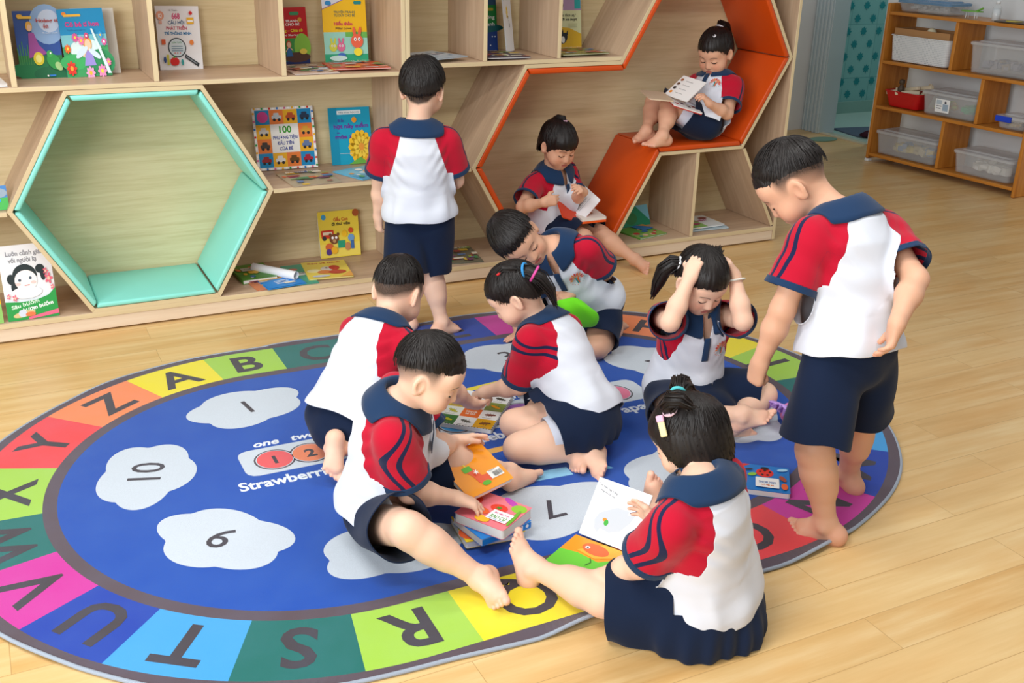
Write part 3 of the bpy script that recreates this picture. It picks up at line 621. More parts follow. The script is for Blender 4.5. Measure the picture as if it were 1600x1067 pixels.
def art_tiny(p):
    p.rect(0, 0, 1, 1, '#1b8fc4'); p.rect(0, 0, 1, .62, '#7cc5cf'); p.rect(0, 0, 1, .45, '#3f9e5f'); p.disc(.5, .4, .35, '#d9ecec', .16); p.disc(.8, .2, .3, '#2f8f5a', .2); p.disc(.2, .22, .3, '#3fae62', .12)
    p.text('Cô bé tí hon', .5, .74, .1, '#d43a8a', .03, fit=.74); p.text('Truyện tranh thiếu nhi', .36, .68, .03, '#2f6fae', fit=.4); p.disc(.14, .93, .05, '#f08a2c', .025); p.rrect(.12, .885, .5, .92, .015, '#f2b93a')
    kid_fig(p, .55, .16, .26, '#9a8fd8', '#e9a23c'); p.disc(.4, .36, .16, '#cfe3ee', .05, .5); p.disc(.68, .33, .14, '#cfe3ee', .045, -.5)
    for x, y, r_, c, m in ((.3, .58, .07, '#e15a9c', '#f7d24a'), (.42, .53, .07, '#ee7fb0', '#f7d24a'), (.55, .6, .05, '#d84a7a', '#fff'), (.1, .42, .07, '#f0702c', '#f7d24a'), (.12, .13, .11, '#e0392c', '#f2a23a'), (.52, .05, .1, '#f0a3cf', '#f2b93a'), (.78, .07, .1, '#ee8fc0', '#f7d24a'), (.92, .5, .06, '#e15a9c', '#fff'), (.95, .2, .06, '#ee7fb0', '#f7d24a'), (.86, .6, .05, '#3fa0e0', '#f7d24a')): p.flower(x, y, r_, c, m)
    p.poly([(.66, .7), (.7, .7), (.98, .03), (.9, .03)], '#d5eef0')
def art_668(p):
    p.rect(0, 0, 1, 1, '#f0f0f3'); p.text('668', .46, .80, .125, '#d4156b', .03); p.text('CÂU HỎI', .46, .715, .075, '#1b4f7f', .03, fit=.38); p.text('PHÁT TRIỂN', .46, .63, .07, '#c43a5a', .03, fit=.48); p.text('TRÍ THÔNG MINH', .48, .55, .065, '#1b78b0', .03, fit=.62); p.text('Hà Thanh', .4, .92, .035, '#555', fit=.2)
    p.disc(.43, .35, .21, '#3a3f44', .155, n=30); p.disc(.43, .35, .185, '#d7e6ee', .137, n=30); p.text('LỨA TUỔI', .43, .42, .03, '#3f9e5f', .02, fit=.22)
    for k, y in enumerate((.37, .335, .30)): p.line([(.3, y), (.56, y)], .012, '#6a8aa0')
    for k in range(3): p.disc(.37 + .06 * k, .265, .012, '#d9342b', .01)
    p.line([(.6, .22), (.9, .07)], .06, '#2f3338'); p.line([(.62, .21), (.86, .09)], .02, '#8a9096')
    p.disc(.1, .85, .09, '#f0a88a', .07); p.text('IQ', .1, .82, .08, '#fff', .03); p.rect(.06, .72, .13, .77, '#e9b2a0'); p.disc(.33, .13, .09, '#d9201c', .065); p.disc(.38, .13, .07, '#d9201c', .06); p.disc(.34, .2, .03, '#4aae3c', .015, .5); p.rect(.7, .72, .86, .82, '#f2b92c'); p.rect(.72, .75, .84, .78, '#fff'); p.disc(.8, .89, .04, '#d9201c', .03)
    p.disc(.77, .43, .05, '#f08a3c', .04); p.rect(.08, .4, .17, .48, '#e0622c'); p.rect(.17, .08, .22, .24, '#c9c23a'); p.disc(.12, .16, .03, '#2f4f8f', .05); p.disc(.52, .12, .03, '#3aa0a0', .05)
def art_red(p):
    p.rect(0, 0, 1, 1, '#c8141c'); p.rect(0, 0, 1, .46, '#3f9e4a'); p.disc(.85, .3, .2, '#8fcf4a', .24); p.poly([(0, 0), (1, 0), (1, .16), (.6, .05), (0, .06)], '#1c2f6a'); p.disc(.7, .12, .32, '#5a3a2c', .09)
    p.text('TRUYỆN TRANH', .45, .74, .06, '#fff', .03, fit=.7); p.text('TƯ DUY CHO BÉ', .46, .68, .06, '#fff', .03, fit=.72); p.text('Yêu thương – Chia sẻ', .46, .57, .07, '#f7e02c', .03, fit=.86); p.text('Loving and Sharing', .46, .50, .045, '#fff', .02, fit=.6); p.rrect(.6, .86, .82, .92, .03, '#3a9a6a'); p.disc(.83, .78, .05, '#d9a03a', .04)
    kid_fig(p, .52, .14, .17, '#2f6fae', '#c4572c'); kid_fig(p, .25, .14, .15, '#e9b23c', '#7a4a2c'); p.disc(.85, .22, .09, '#f2dc5a', .05)
def art_bunny(p):
    p.rect(0, 0, 1, 1, '#f6c417'); p.poly([(0, 1), (0, .8), (.62, .97), (.62, 1)], '#dfe3ee'); p.line([(0, .79), (.62, .97)], .012, '#8a6aa8'); p.rect(0, 0, 1, .45, '#9fdccb'); p.rect(0, 0, 1, .12, '#2fa87c'); p.poly([(.5, .45), (1, .45), (1, .36), (.5, .38)], '#6fbf5a')
    p.text('TRUYỆN TRANH', .5, .73, .05, '#7a7f5a', .02, fit=.48); p.text('TƯ DUY CHO BÉ', .5, .68, .05, '#7a7f5a', .02, fit=.48); p.text('Hiếu thảo', .46, .55, .075, '#d43a5a', .03, fit=.42); p.text('Filial Love', .46, .49, .045, '#7a5a2c', .02, fit=.36); p.rrect(.72, .86, .9, .91, .025, '#1f8f8f'); p.disc(.14, .88, .07, '#2f8fd0', .035)
    for x, y, s, c in ((.2, .2, .09, '#d7d84a'), (.38, .2, .09, '#e0709a'), (.75, .27, .14, '#ef6a4a')):
        p.disc(x - .4 * s, y + 1.3 * s, .25 * s, c, .55 * s, .2); p.disc(x + .5 * s, y + 1.3 * s, .25 * s, c, .55 * s, -.3); p.disc(x, y + .3 * s, s, c, .75 * s); p.disc(x - .3 * s, y + .5 * s, .22 * s, '#fff', .2 * s); p.disc(x + .35 * s, y + .5 * s, .22 * s, '#fff', .2 * s); p.disc(x - .28 * s, y + .5 * s, .09 * s, '#222', .09 * s); p.disc(x + .35 * s, y + .5 * s, .09 * s, '#222', .09 * s)
    p.disc(.76, .15, .1, '#f5e23a', .06); p.disc(.38, .1, .09, '#3f6fc0', .04); p.disc(.3, .06, .2, '#c9e6e0', .04)
def art_night(p):
    p.rect(0, 0, 1, 1, '#274a6a'); p.rect(0, .35, 1, .8, '#0f7a34'); p.rect(0, 0, 1, .4, '#123a86'); p.disc(.5, .4, .7, '#0d5a5f', .08); p.text('Ngôi trường', .5, .56, .09, '#eef4ee', .01, fit=.85); p.text('chung quanh', .5, .44, .09, '#eef4ee', .01, fit=.85); p.rrect(.1, .7, .9, .75, .02, '#a8a02c')
    r = random.Random(4)
    for k in range(9): p.disc(r.random(), r.uniform(.04, .3), .02, '#dfeaf7', .014, n=6)
def art_reflection(p):
    p.rect(0, 0, 1, 1, '#e8eef5'); p.flower(.4, .68, .12, '#e9c93a', '#f7e9a0'); p.text('g', .5, .55, .14, '#3a4a5a', .02); p.text('h', .6, .42, .14, '#3a4a5a', .02)
def art_cat(p):
    p.rect(0, 0, 1, 1, '#dfe6b8'); p.rect(0, .75, 1, 1, '#b79ac0'); p.rect(.78, .78, .98, 1, '#2fb0b4'); p.disc(.3, .85, .12, '#4a4a50', .08); p.poly([(0, 0), (1, 0), (1, .28), (.6, .4), (.2, .43), (0, .43)], '#e4b92c'); p.text('Một lịch sự', .5, .63, .07, '#3a3a2c', .01, fit=.62, shear=.2); p.text('khi đi xe buýt', .5, .55, .07, '#2a2a20', .02, fit=.7, shear=.2)
    p.disc(.4, .2, .14, '#22262c', .1, .5); p.disc(.38, .17, .06, '#f2f2ee', .07, .3); p.poly([(.32, .28), (.4, .28), (.38, .38)], '#22262c'); p.poly([(.46, .27), (.54, .26), (.54, .36)], '#22262c')
    for k in range(3): p.line([(.55, .48 - .03 * k), (.85, .48 - .03 * k)], .006, '#9aa07a')
def art_hundred(p):
    p.rect(0, 0, 1, 1, '#f2f0ea')
    cs = ['#d9342b', '#f2b92c', '#2f7fd0', '#3aa85a', '#e070a0']
    for k in range(16):
        for q, (x, y) in enumerate(((k / 16 + .02, .0), (k / 16 + .02, .968), (0, k / 16 + .02), (.968, k / 16 + .02))): p.rect(x, y, x + .032, y + .032, cs[(k + q) % 5] if k % 2 == 0 else '#ffffff', k=2)
    G = [['#1f8fc8', '#f0843c', '#f4b92a', '#1f8fc8'], ['#f4b92a', None, None, '#f0843c'], ['#f0843c', None, None, '#f4b92a'], ['#1f8fc8', '#f4b92a', '#f0843c', '#1f8fc8']]
    V = ['#c43a8a', '#c9d2d6', '#c4572c', '#2a3f5a', '#d3cfc8', '', '', '#d9a03a', '#4a4038', '', '', '#6a7fa8', '#a02c2c', '#e9e6e0', '#6a4a1c', '#b0243c']
    for r_ in range(4):
        for c_ in range(4):
            if G[r_][c_]:
                x0, y0 = .04 + .23 * c_, .96 - .23 * (r_ + 1); p.rect(x0, y0, x0 + .23, y0 + .23, G[r_][c_], k=3); v = V[r_ * 4 + c_]
                if r_ == 0 and c_ == 0: p.disc(x0 + .12, y0 + .12, .09, '#d94a9a'); continue
                p.rrect(x0 + .04, y0 + .08, x0 + .2, y0 + .14, .02, v, k=4); p.rrect(x0 + .07, y0 + .13, x0 + .16, y0 + .18, .015, v, k=5); p.disc(x0 + .08, y0 + .07, .025, '#2a2a2c', n=10, k=6); p.disc(x0 + .16, y0 + .07, .025, '#2a2a2c', n=10, k=6)
    p.rect(.27, .27, .73, .73, '#f5f5f0', k=7); p.text('100', .5, .59, .15, '#3fa02c', .03); p.text('PHƯƠNG TIỆN', .5, .49, .07, '#2a3f9a', .03, fit=.4); p.text('ĐẦU TIÊN', .5, .40, .07, '#2a3f9a', .03, fit=.27); p.text('CỦA BÉ', .5, .31, .07, '#2a3f9a', .03, fit=.22)
def art_sun(p):
    p.rect(0, 0, 1, 1, '#12a0c4'); p.rect(0, 0, .2, 1, '#0f8fb4'); p.rrect(.2, .88, .78, .95, .01, '#e3ecee'); p.text('Nhà khoa học nhí', .49, .9, .04, '#6a8a96', .01, fit=.5); p.text('Bí ẩn', .28, .75, .07, '#4a3aa8', .02); p.text('hạt nảy mầm', .52, .64, .1, '#6a2f9a', .03, fit=.84); p.text('vào', .2, .55, .05, '#4a3aa8', .02); p.text('mùa xuân', .45, .46, .1, '#6a2f9a', .03, fit=.66); p.flower(.72, .3, .3, '#f2c22c', '#f0a83a', 14); p.flower(.74, .3, .2, '#f4d24a', '#e99a3a', 10)
    p.disc(.6, .78, .06, '#f0a02c', .05); p.poly([(.4, .0), (.9, .0), (.7, .12)], '#6ab04a'); p.line([(.2, .2), (.5, .19)], .008, '#cfe6ec')
def art_bear(p):
    p.rect(0, 0, 1, 1, '#eed64a'); p.rect(.0, .02, 1, .3, '#f2dd62'); p.disc(.14, .88, .06, '#4aa0d0'); p.text('Gấu Con', .56, .78, .1, '#c4562c', .03, fit=.36); p.text('đi thư viện', .56, .69, .09, '#33302a', .03, fit=.46); p.rrect(.05, .42, .36, .6, .03, '#d2402c'); p.rect(.09, .5, .32, .56, '#e9dcc0'); p.disc(.12, .43, .05, '#3a3a3c'); p.disc(.3, .43, .05, '#3a3a3c')
    p.disc(.36, .4, .12, '#7a4a2c', .11); p.disc(.27, .5, .035, '#7a4a2c'); p.disc(.46, .5, .035, '#7a4a2c'); p.disc(.32, .43, .03, '#fff'); p.disc(.41, .43, .03, '#fff'); p.disc(.36, .36, .04, '#c49a6a'); p.rect(.44, .2, .62, .36, '#2f9e7a'); p.disc(.62, .5, .07, '#f0c02c'); p.disc(.78, .4, .08, '#6fa0cf'); p.disc(.78, .56, .06, '#d9582c'); p.disc(.68, .22, .07, '#c98a5a', .09); p.rect(.76, .16, .84, .34, '#3f6fae'); p.disc(.22, .24, .1, '#d96a3a', .08); p.disc(.2, .13, .07, '#5a3f8a'); p.disc(.34, .16, .08, '#f2b92c'); p.disc(.93, .93, .08, '#a8582c')
def art_face(p):
    p.rect(0, 0, 1, 1, '#e9ecf0'); p.text('Luôn cảnh giác', .5, .86, .085, '#8f9096', .03, fit=.72); p.text('với người lạ', .45, .77, .085, '#8f9096', .03, fit=.55)
    p.disc(.45, .58, .24, '#2a3436', .16); p.disc(.18, .55, .08, '#2a3436', .07); p.disc(.76, .66, .09, '#2a3436', .06); p.disc(.22, .44, .06, '#2a3436', .08); p.disc(.8, .58, .05, '#2a3436', .08); p.disc(.46, .52, .22, '#f7efec', .14); p.disc(.34, .53, .03, '#4a5a6a', .02); p.disc(.55, .55, .03, '#4a5a6a', .02); p.disc(.3, .48, .05, '#f5c9c4', .02); p.disc(.6, .49, .05, '#f5c9c4', .02); p.line([(.42, .455), (.52, .46)], .01, '#d06a6a'); p.disc(.44, .36, .3, '#f1f1f2', .08)
    for x, y, r_ in ((.9, .52, .08), (.86, .62, .05), (.95, .4, .04), (.2, .3, .05), (.08, .33, .04)): p.flower(x, y, r_, '#e86a80', '#f7c9b0', 5)
    p.poly([(0, 0), (1, 0), (1, .39), (.85, .30), (.6, .25), (.3, .24), (0, .26)], '#2f9a4a'); p.text('Sâu bướm', .38, .185, .07, '#d9f0dc', .03, fit=.55, rot=.12); p.text('bươm bướm', .62, .14, .07, '#fff', .03, fit=.6, rot=.12); p.disc(.33, .08, .22, '#d9c28a', .04, .1); p.disc(.3, .09, .08, '#cfd6e6', .05); p.disc(.45, .07, .1, '#e07a4a', .03); p.poly([(.4, .03), (1, .1), (1, .04), (.4, .0)], '#e86a8a')
def art_magazine(seed, base):
    def f(p):
        r = random.Random(seed); p.rect(0, 0, 1, 1, base); pal = ['#d96a3a', '#e9c24a', '#4a8f5a', '#7a4a6a', '#cfd6dc', '#5a7fb0', '#a83a3a', '#f0e6d0', '#8fb04a']
        for k in range(26): x, y = r.random() * .86, r.random() * .86; p.rect(x, y, min(1, x + r.uniform(.06, .28)), min(1, y + r.uniform(.04, .14)), r.choice(pal))
        p.text('Bé vui học', .5, .84, .1, '#f7f3e6', .03, fit=.7)
    return f
G1 = 'picture books on the bookshelves'
BK = lambda label, c, ux, uy, w, h, t, base, art, **k: book(label, c, ux, uy, w, h, t, base, art, **k)
BK('blue and green picture book of a kneeling princess and a frog', (-.292, .234, 1.062), (1, -.026, 0), (.003, .208, .978), .149, .240, .006, '#274f9e', art_frog)
BK('turquoise picture book of a tiny fairy among pink flowers', (-.133, .222, 1.066), (.995, .04, .02), (-.02, .204, .977), .160, .246, .006, '#1b8fc4', art_tiny)
BK('plain pale book standing behind the turquoise fairy book', (-.088, .288, 1.064), (1, 0, 0), (0, .174, .985), .155, .241, .005, '#d9d6cc', None)
BK('white book titled 668 with a large magnifying glass', (.228, .318, 1.064), (.999, -.013, -.02), (.03, .139, .989), .166, .243, .012, '#f0f0f3', art_668)
BK('red picture book half hidden behind the divider, beside the yellow rabbit book', (.668, .345, 1.058), (.98, .12, 0), (-.03, .112, .99), .185, .228, .006, '#c8141c', art_red)
BK('yellow picture book of three rabbits on the upper shelf', (.912, .318, 1.085), (.987, -.10, 0), (0, .141, .99), .186, .272, .008, '#f6c417', art_bunny)
BK('red and orange magazine lying under the yellow rabbit book', (.90, .150, .957), (.998, -.06, 0), (.06, .998, 0), .24, .20, .005, '#d9563a', art_magazine(3, '#d9603f'))
BK('pale pink magazine lying on the shelf beside the red picture book', (.69, .118, .9505), (.998, .05, 0), (-.05, .998, 0), .18, .22, .004, '#e0cfc4', art_magazine(13, '#d9b9a4'))
BK('grey magazine lying alone in the empty upper shelf cell', (1.24, .12, .9905), (.94, .34, 0), (-.34, .94, 0), .17, .225, .004, '#b9c4cc', lambda p: (p.rect(0, 0, 1, 1, '#c4ced6'), scene_art(p, '#c9d4dc', '#aebac4', 6, 8, ('#e6ebef', '#9fb0be', '#d6c7cc'))))
BK('dark green and blue night-sky book behind the tall divider', (1.535, .30, 1.10), (1, .02, 0), (-.016, .139, .99), .160, .247, .006, '#123a86', art_night)
BK('slim white board standing in for a reflection beside the night-sky book', (1.655, .265, 1.10), (.75, .66, -.01), (-.03, .139, .99), .085, .248, .005, '#e8eef5', art_reflection)  # glossy reflection built as a separate white book
BK('dark glossy magazine lying below the night-sky book', (1.545, .11, .9835), (.997, -.073, 0), (.073, .997, 0), .20, .20, .006, '#5a4a55', art_magazine(8, '#5f5560'))
BK('pale green and yellow book with a black and white cat', (1.98, .315, 1.088), (.996, -.06, 0), (0, .138, .99), .154, .226, .008, '#dfe6b8', art_cat)
BK('olive magazine lying below the cat book', (1.93, .14, .9825), (.998, .06, 0), (-.06, .998, 0), .25, .20, .005, '#8f8f4a', art_magazine(9, '#9a9a5a'))
BK('square board book titled 100 with pictures of vehicles', (.637, .346, .635), (.998, -.03, 0), (0, .208, .978), .262, .262, .016, '#f2f0ea', art_hundred, r=.012)
BK('turquoise book with a large yellow sunflower', (.930, .345, .626), (.999, -.03, 0), (.01, .173, .985), .186, .246, .008, '#12a0c4', art_sun)
BK('patchwork-coloured magazine lying in front of the vehicle board book', (.667, .118, .5095), (.999, .044, 0), (-.044, .999, 0), .206, .235, .004, '#b9a58a', art_magazine(21, '#b7a98c'))
BK('sky-blue magazine lying in front of the sunflower book', (.915, .135, .5095), (.93, .36, 0), (-.36, .93, 0), .18, .20, .004, '#5ab4dc', lambda p: scene_art(p, '#7cc6e6', '#3f9fd0', 12, 9, ('#f2d24a', '#ffffff', '#4ab07a', '#f0a23a')))
BK('yellow board book of a bear and animals by a red bus', (.859, .342, .186), (1, -.014, 0), (.006, .174, .985), .187, .210, .014, '#eed64a', art_bear, r=.01)
BK('thick green book lying beside the mint hexagon', (.430, .215, .0985), (.999, .06, 0), (-.06, .999, 0), .150, .205, .017, '#5a9a3a', lambda p: (p.rect(0, 0, 1, 1, '#5fa03c'), scene_art(p, '#6aa83f', '#4f8f35', 2, 14, ('#e9823a', '#2f6f9a', '#f2c23a', '#d9e0c0')), p.rrect(.2, .5, .75, .72, .02, '#d9dccf'), p.text('Truyện hay', .47, .57, .1, '#5a6a5a', .01, fit=.4)))
BK('orange-brown magazine lying under the thick green book', (.475, .112, .0850), (.99, .12, 0), (-.12, .99, 0), .18, .195, .004, '#d9875a', art_magazine(17, '#d98a60'))
BK('teal picture magazine lying beside the curled blue magazine', (.612, .145, .0845), (1, -.02, 0), (.02, 1, 0), .10, .27, .004, '#3fa88c', lambda p: (p.rect(0, 0, 1, 1, '#4aa88c'), p.disc(.35, .75, .25, '#d97a6a', .06), p.disc(.5, .5, .4, '#dfe9e6', .08), p.text('CHÚ THỎ', .5, .5, .09, '#3a4a48', .03, fit=.6)))
BK('yellow picture magazine of two small animals on the lowest shelf', (.737, .150, .0900), (.991, -.132, 0), (.132, .991, 0), .192, .235, .005, '#f0d860', lambda p: (p.rect(0, 0, 1, 1, '#efd95f'), p.disc(.2, .45, .16, '#f3ecb4', .1), p.text('Bạn và mình', .5, .86, .09, '#c4463a', .03, fit=.75), p.disc(.5, .52, .14, '#d9d2c8', .14), p.disc(.68, .56, .12, '#c43a34', .14), p.disc(.42, .34, .16, '#d9824a', .1), p.disc(.7, .3, .2, '#c4483c', .11), p.disc(.5, .56, .03, '#3a3a3c'), p.poly([(.7, .0), (1, .0), (1, .3)], '#f2b25a'), p.disc(.3, .1, .2, '#cfd6e6', .06)))
BK('white book with a cartoon girl in dark pigtails at the bookshelf end', (-.453, .052, .218), (1, .015, 0), (-.014, .208, .978), .179, .283, .008, '#e9ecf0', art_face)
BK('yellow and green book cut by the picture edge, beside the pigtail girl book', (-.640, .022, .160), (1, .025, 0), (-.008, .174, .985), .165, .161, .006, '#e9c42c', lambda p: (p.rect(0, 0, 1, 1, '#e9c42c'), p.rect(0, 0, 1, .45, '#8fc46a'), p.disc(.8, .5, .12, '#4a8fc0'), p.disc(.5, .3, .2, '#dfe6d0', .15)))
BK('blue and green picture book leaning on the middle shelf beside the mint hexagon', (-.555, .055, .545), (1, .03, 0), (-.016, .5, .866), .155, .092, .006, '#2f8fd0', lambda p: (p.rect(0, 0, 1, 1, '#3f7fc0'), p.rect(0, 0, 1, .5, '#3fae4a'), p.disc(.8, .7, .2, '#8fa0b0', .2), p.disc(.55, .4, .3, '#12a0e0', .2)))
BK('small white booklet on the upper shelf, left of the frog book', (-.50, .10, .9555), (1, .1, 0), (-.1, 1, 0), .14, .18, .009, '#e4e6ea', None)
BK('dark photo magazine lying on the lowest shelf of the orange unit', (1.370, .14, .0850), (.971, -.15, 0), (.15, .971, 0), .16, .235, .004, '#6a6a55', art_magazine(31, '#75705c'))
BK('teal and green book leaning inside the cell under the orange seat', (2.405, .285, .128), (.99, .1, 0), (-.05, .409, .906), .20, .105, .008, '#2f9e6a', lambda p: (p.rect(0, 0, 1, 1, '#1f8f6a'), p.poly([(.6, 1), (1, 1), (1, .2)], '#7cc0d6'), p.disc(.4, .4, .2, '#2f7f4a', .3)))
BK('green picture book of playing figures lying in the cell under the orange seat', (2.37, .150, .0870), (.982, .188, 0), (-.188, .982, 0), .185, .175, .007, '#5a9a3a', lambda p: (scene_art(p, '#6aa84a', '#8fb45a', 7, 10, ('#e9c0a0', '#c43a3a', '#f0f0e6', '#3f6fae')), p.poly([(.5, 1), (1, 1), (1, .55), (.6, .5)], '#3f7fc4'), p.poly([(.75, 1), (1, 1), (1, .7)], '#e9a23a')))
BK('white and green comic lying on top beside the small divider', (2.72, .165, .0990), (.998, .02, 0), (-.02, .998, 0), .21, .19, .007, '#d9dfe0', lambda p: (p.rect(0, 0, 1, 1, '#dfe4e4'), p.rect(0, 0, .5, 1, '#8fbf6a'), p.text('Truyện', .5, .5, .16, '#c43a8a', .03, fit=.6), p.disc(.8, .72, .12, '#8a3a3a', .1), p.disc(.25, .3, .2, '#a8486a', .1)))
BK('blue-edged comic lying below the white and green comic', (2.735, .150, .0875), (.99, -.06, 0), (.06, .99, 0), .22, .185, .006, '#a9c4cf', art_magazine(41, '#b9ccd4'))
# the magazine with a rolled-up cover
M = frame((.505, .135, .0865), (.992, .123, 0), (-.123, .992, 0)); t = tag(empty('magazine', M=M), 'blue magazine with its white cover rolled back on the lowest shelf', 'magazine')
mb = MB(); mb.box((0, -.03, .0), (.17, .215, .003), col=srgb('#2f8fd8'))
pr = Print(0.0004); pr.rect(-.082, .02, .03, .075, '#4a3f86'); pr.rect(-.082, -.03, .03, .02, '#d9a53a'); pr.disc(-.02, -.005, .03, '#b97a3a', .012); pr.rect(-.082, -.135, .082, -.03, '#2a8fe0')
for k in range(3): pr.line([(-.03, -.06 - .018 * k), (.03, -.055 - .018 * k)], .007, '#e9f2fa')
pr.into(mb, lambda x, y, h: (x, y, .0018 + h)); mb.obj('cover', M_['print'], t)
mb = MB(); pts = []
for k in range(22):
    a = -math.pi / 2 + k * .30; r_ = .021 - .0003 * k; pts.append((r_ * math.cos(a), .0235 + r_ * math.sin(a)))
L0, L1 = Vector((-.052, .115, 0)), Vector((.062, -.085, 0)); dr = (L1 - L0).normalized(); sd = Vector((-dr.y, dr.x, 0)) * -1
for k in range(21):
    a, b = pts[k], pts[k + 1]; q = [L0 + sd * a[0] + Vector((0, 0, a[1])), L1 + sd * a[0] + Vector((0, 0, a[1])), L1 + sd * b[0] + Vector((0, 0, b[1])), L0 + sd * b[0] + Vector((0, 0, b[1]))]
    mb.add(q, [(0, 1, 2, 3)], srgb('#eef1f5'))
o = mb.obj('rolled_cover', M_['paint'], t); sm = o.modifiers.new('s', 'SOLIDIFY'); sm.thickness = .0012
# books on the rug
def art_insect(p):
    p.rect(0, 0, 1, 1, '#f2f2ee'); cs = [['#e9eef0', '#f4f4f2', '#f2f2f0'], ['#d9b52c', '#f4f4f2', '#8a9a4a'], ['#f2f4ea', '#f0742c', '#f4f4f2'], ['#3a7a34', '#f2f4f2', '#f2b51c']]
    for r_ in range(4):
        for c_ in range(3): p.rect(.015 + .3235 * c_, .985 - .2425 * (r_ + 1), .015 + .3235 * (c_ + 1), .985 - .2425 * r_, cs[r_][c_], k=2)
    rr = random.Random(3)
    for r_ in range(4):
        for c_ in range(3):
            if (r_, c_) == (2, 1): continue
            x, y = .177 + .3235 * c_, .865 - .2425 * r_; col = ['#3f7a6a', '#7a5a2c', '#4a4a40', '#8a5a2c', '#9a7a3a', '#f0a21c', '#c9c23a', '', '#7a3f34', '#c9c81c', '#6a6a60', '#8a5a30'][r_ * 3 + c_]
            a = rr.uniform(-.4, .2); p.disc(x, y, .09, col, .028, a, 14, k=4)
            p.disc(x + .08 * math.cos(a), y + .08 * math.sin(a), .025, col, .02, 0, 10, k=5)
            for q in (-.04, .0, .04): p.line([(x + q, y - .05), (x + q * 1.2, y + .05)], .007, '#4a4238', k=3)
            p.line([(x - .1, y - .09), (x + .06, y - .088)], .008, '#8a8a80', k=3)
    p.text('Động vật', .5, .385, .06, '#fff4e6', .03, fit=.2, k=4); p.text('bé nhỏ', .5, .325, .06, '#fff4e6', .03, fit=.17, k=4)
    for k in range(20): p.rect(.985, k * .05, 1, k * .05 + .025, '#3a3a3a', k=5); p.rect(k * .05, 0, k * .05 + .025, .012, '#3a3a3a', k=5)
BK('white board book of insect photographs lying on the rug', (.801, -1.267, .0245), (.749, -.662, 0), (.662, .749, 0), .196, .267, .013, '#f2f2ee', art_insect, group=None, name='board_book', r=.004)
def art_pink(p):
    p.rect(0, 0, 1, 1, '#f0808a'); p.disc(.62, .93, .2, '#c04ab0', .07, -.5); p.disc(.85, .8, .14, '#8fc43a', .14); p.disc(.55, .62, .16, '#e8402c', .13); p.flower(.55, .62, .06, '#3f8f2c', '#3f8f2c', 5); p.disc(.33, .35, .16, '#e8622c', .12); p.disc(.5, .12, .14, '#f5b92c', .1); p.disc(.94, .45, .04, '#6fae34', .3, .1); p.poly([(0, .9), (0, 1), (.14, 1)], '#e0281c'); p.disc(.1, .6, .1, '#e03a2c', .14)
    p.rect(.52, .18, .92, .52, '#fbf8f6'); p.text('RAU CỦ', .72, .25, .14, '#3f9a2c', .03, rot=0, fit=.3); p.text('Bé tập nói', .72, .41, .06, '#d9348a', .02, fit=.28); p.text('Khám phá thế giới', .72, .2, .04, '#4a8fd0', .01, fit=.32)
BK('pink vegetable board book on top of the stack on the rug', (.536, -1.97, .0885), (.505, -.863, 0), (.863, .505, 0), .155, .139, .028, '#f0808a', lambda p: art_pink(p), group=None, name='board_book', r=.008)
def art_blue(p):
    p.rect(0, 0, 1, 1, '#1c80d4'); p.disc(.8, .75, .14, '#5ab84a', .12); p.disc(.3, .2, .08, '#e0483c', .1); p.disc(.15, .7, .12, '#f2c23a'); p.rect(.55, .3, .95, .55, '#eef2f4')
o = BK('blue board book in the middle of the stack on the rug', (.535, -1.965, .0595), (.984, .178, 0), (-.178, .984, 0), .160, .135, .021, '#1c80d4', art_blue, group=None, name='board_book', r=.006)
mb = MB(); pr = Print(.0003); pr.rect(-.079, -.019, .079, -.002, '#1c80d4', k=0); pr.rect(-.02, -.0165, .052, -.0045, '#f0f2f4', k=1); pr.text('CAMPING MÙA HÈ', .016, -.0135, .0095, '#c43a2c', .02, fit=.062, k=2); pr.disc(.066, -.0105, .005, '#f2f2f2', k=1)
pr.into(mb, lambda x, y, h: (x, -.0676 - h, y)); mb.obj('spine_label', M_['print'], o)
BK('yellow-covered board book at the bottom of the stack on the rug', (.530, -1.95, .0365), (.995, -.10, 0), (.10, .995, 0), .165, .132, .020, '#f0cf1c', lambda p: (p.rect(0, 0, 1, 1, '#f2d21c'), p.disc(.08, .3, .12, '#e8622c', .2), p.disc(.2, .12, .12, '#e0402c', .1)), group=None, name='board_book', r=.006)
def art_lady(p):
    p.rect(0, 0, 1, 1, '#1f78c4'); p.poly([(0, .88), (0, 1), (.16, 1)], '#e0402c'); p.disc(.47, .7, .19, '#e02f24', .17)
    for x, y in ((.37, .74), (.42, .62), (.53, .62), (.58, .74), (.47, .78)): p.disc(x, y, .03, '#2a1c1c', n=10)
    p.disc(.47, .86, .09, '#2a1c1c', .05); p.disc(.2, .58, .1, '#8fc43a', .06, .4); p.disc(.12, .76, .1, '#2a2a30', .03, .3); p.disc(.85, .85, .12, '#a9d8f2', .05, .3); p.disc(.85, .5, .06, '#a8482c', .12, .5); p.disc(.88, .2, .07, '#e8622c', .12); p.rrect(.27, .1, .77, .47, .02, '#f4f2ee'); p.text('CÔN TRÙNG', .52, .33, .11, '#3f6fae', .03, rot=math.pi, fit=.36); p.text('Bé tập nói', .52, .2, .06, '#e0702c', .02, rot=math.pi, fit=.26)
BK('blue ladybird board book lying on the rug beside a bare foot', (1.39, -2.045, .0275), (.784, -.621, 0), (.621, .784, 0), .135, .155, .018, '#1f78c4', art_lady, group=None, name='board_book', r=.006)
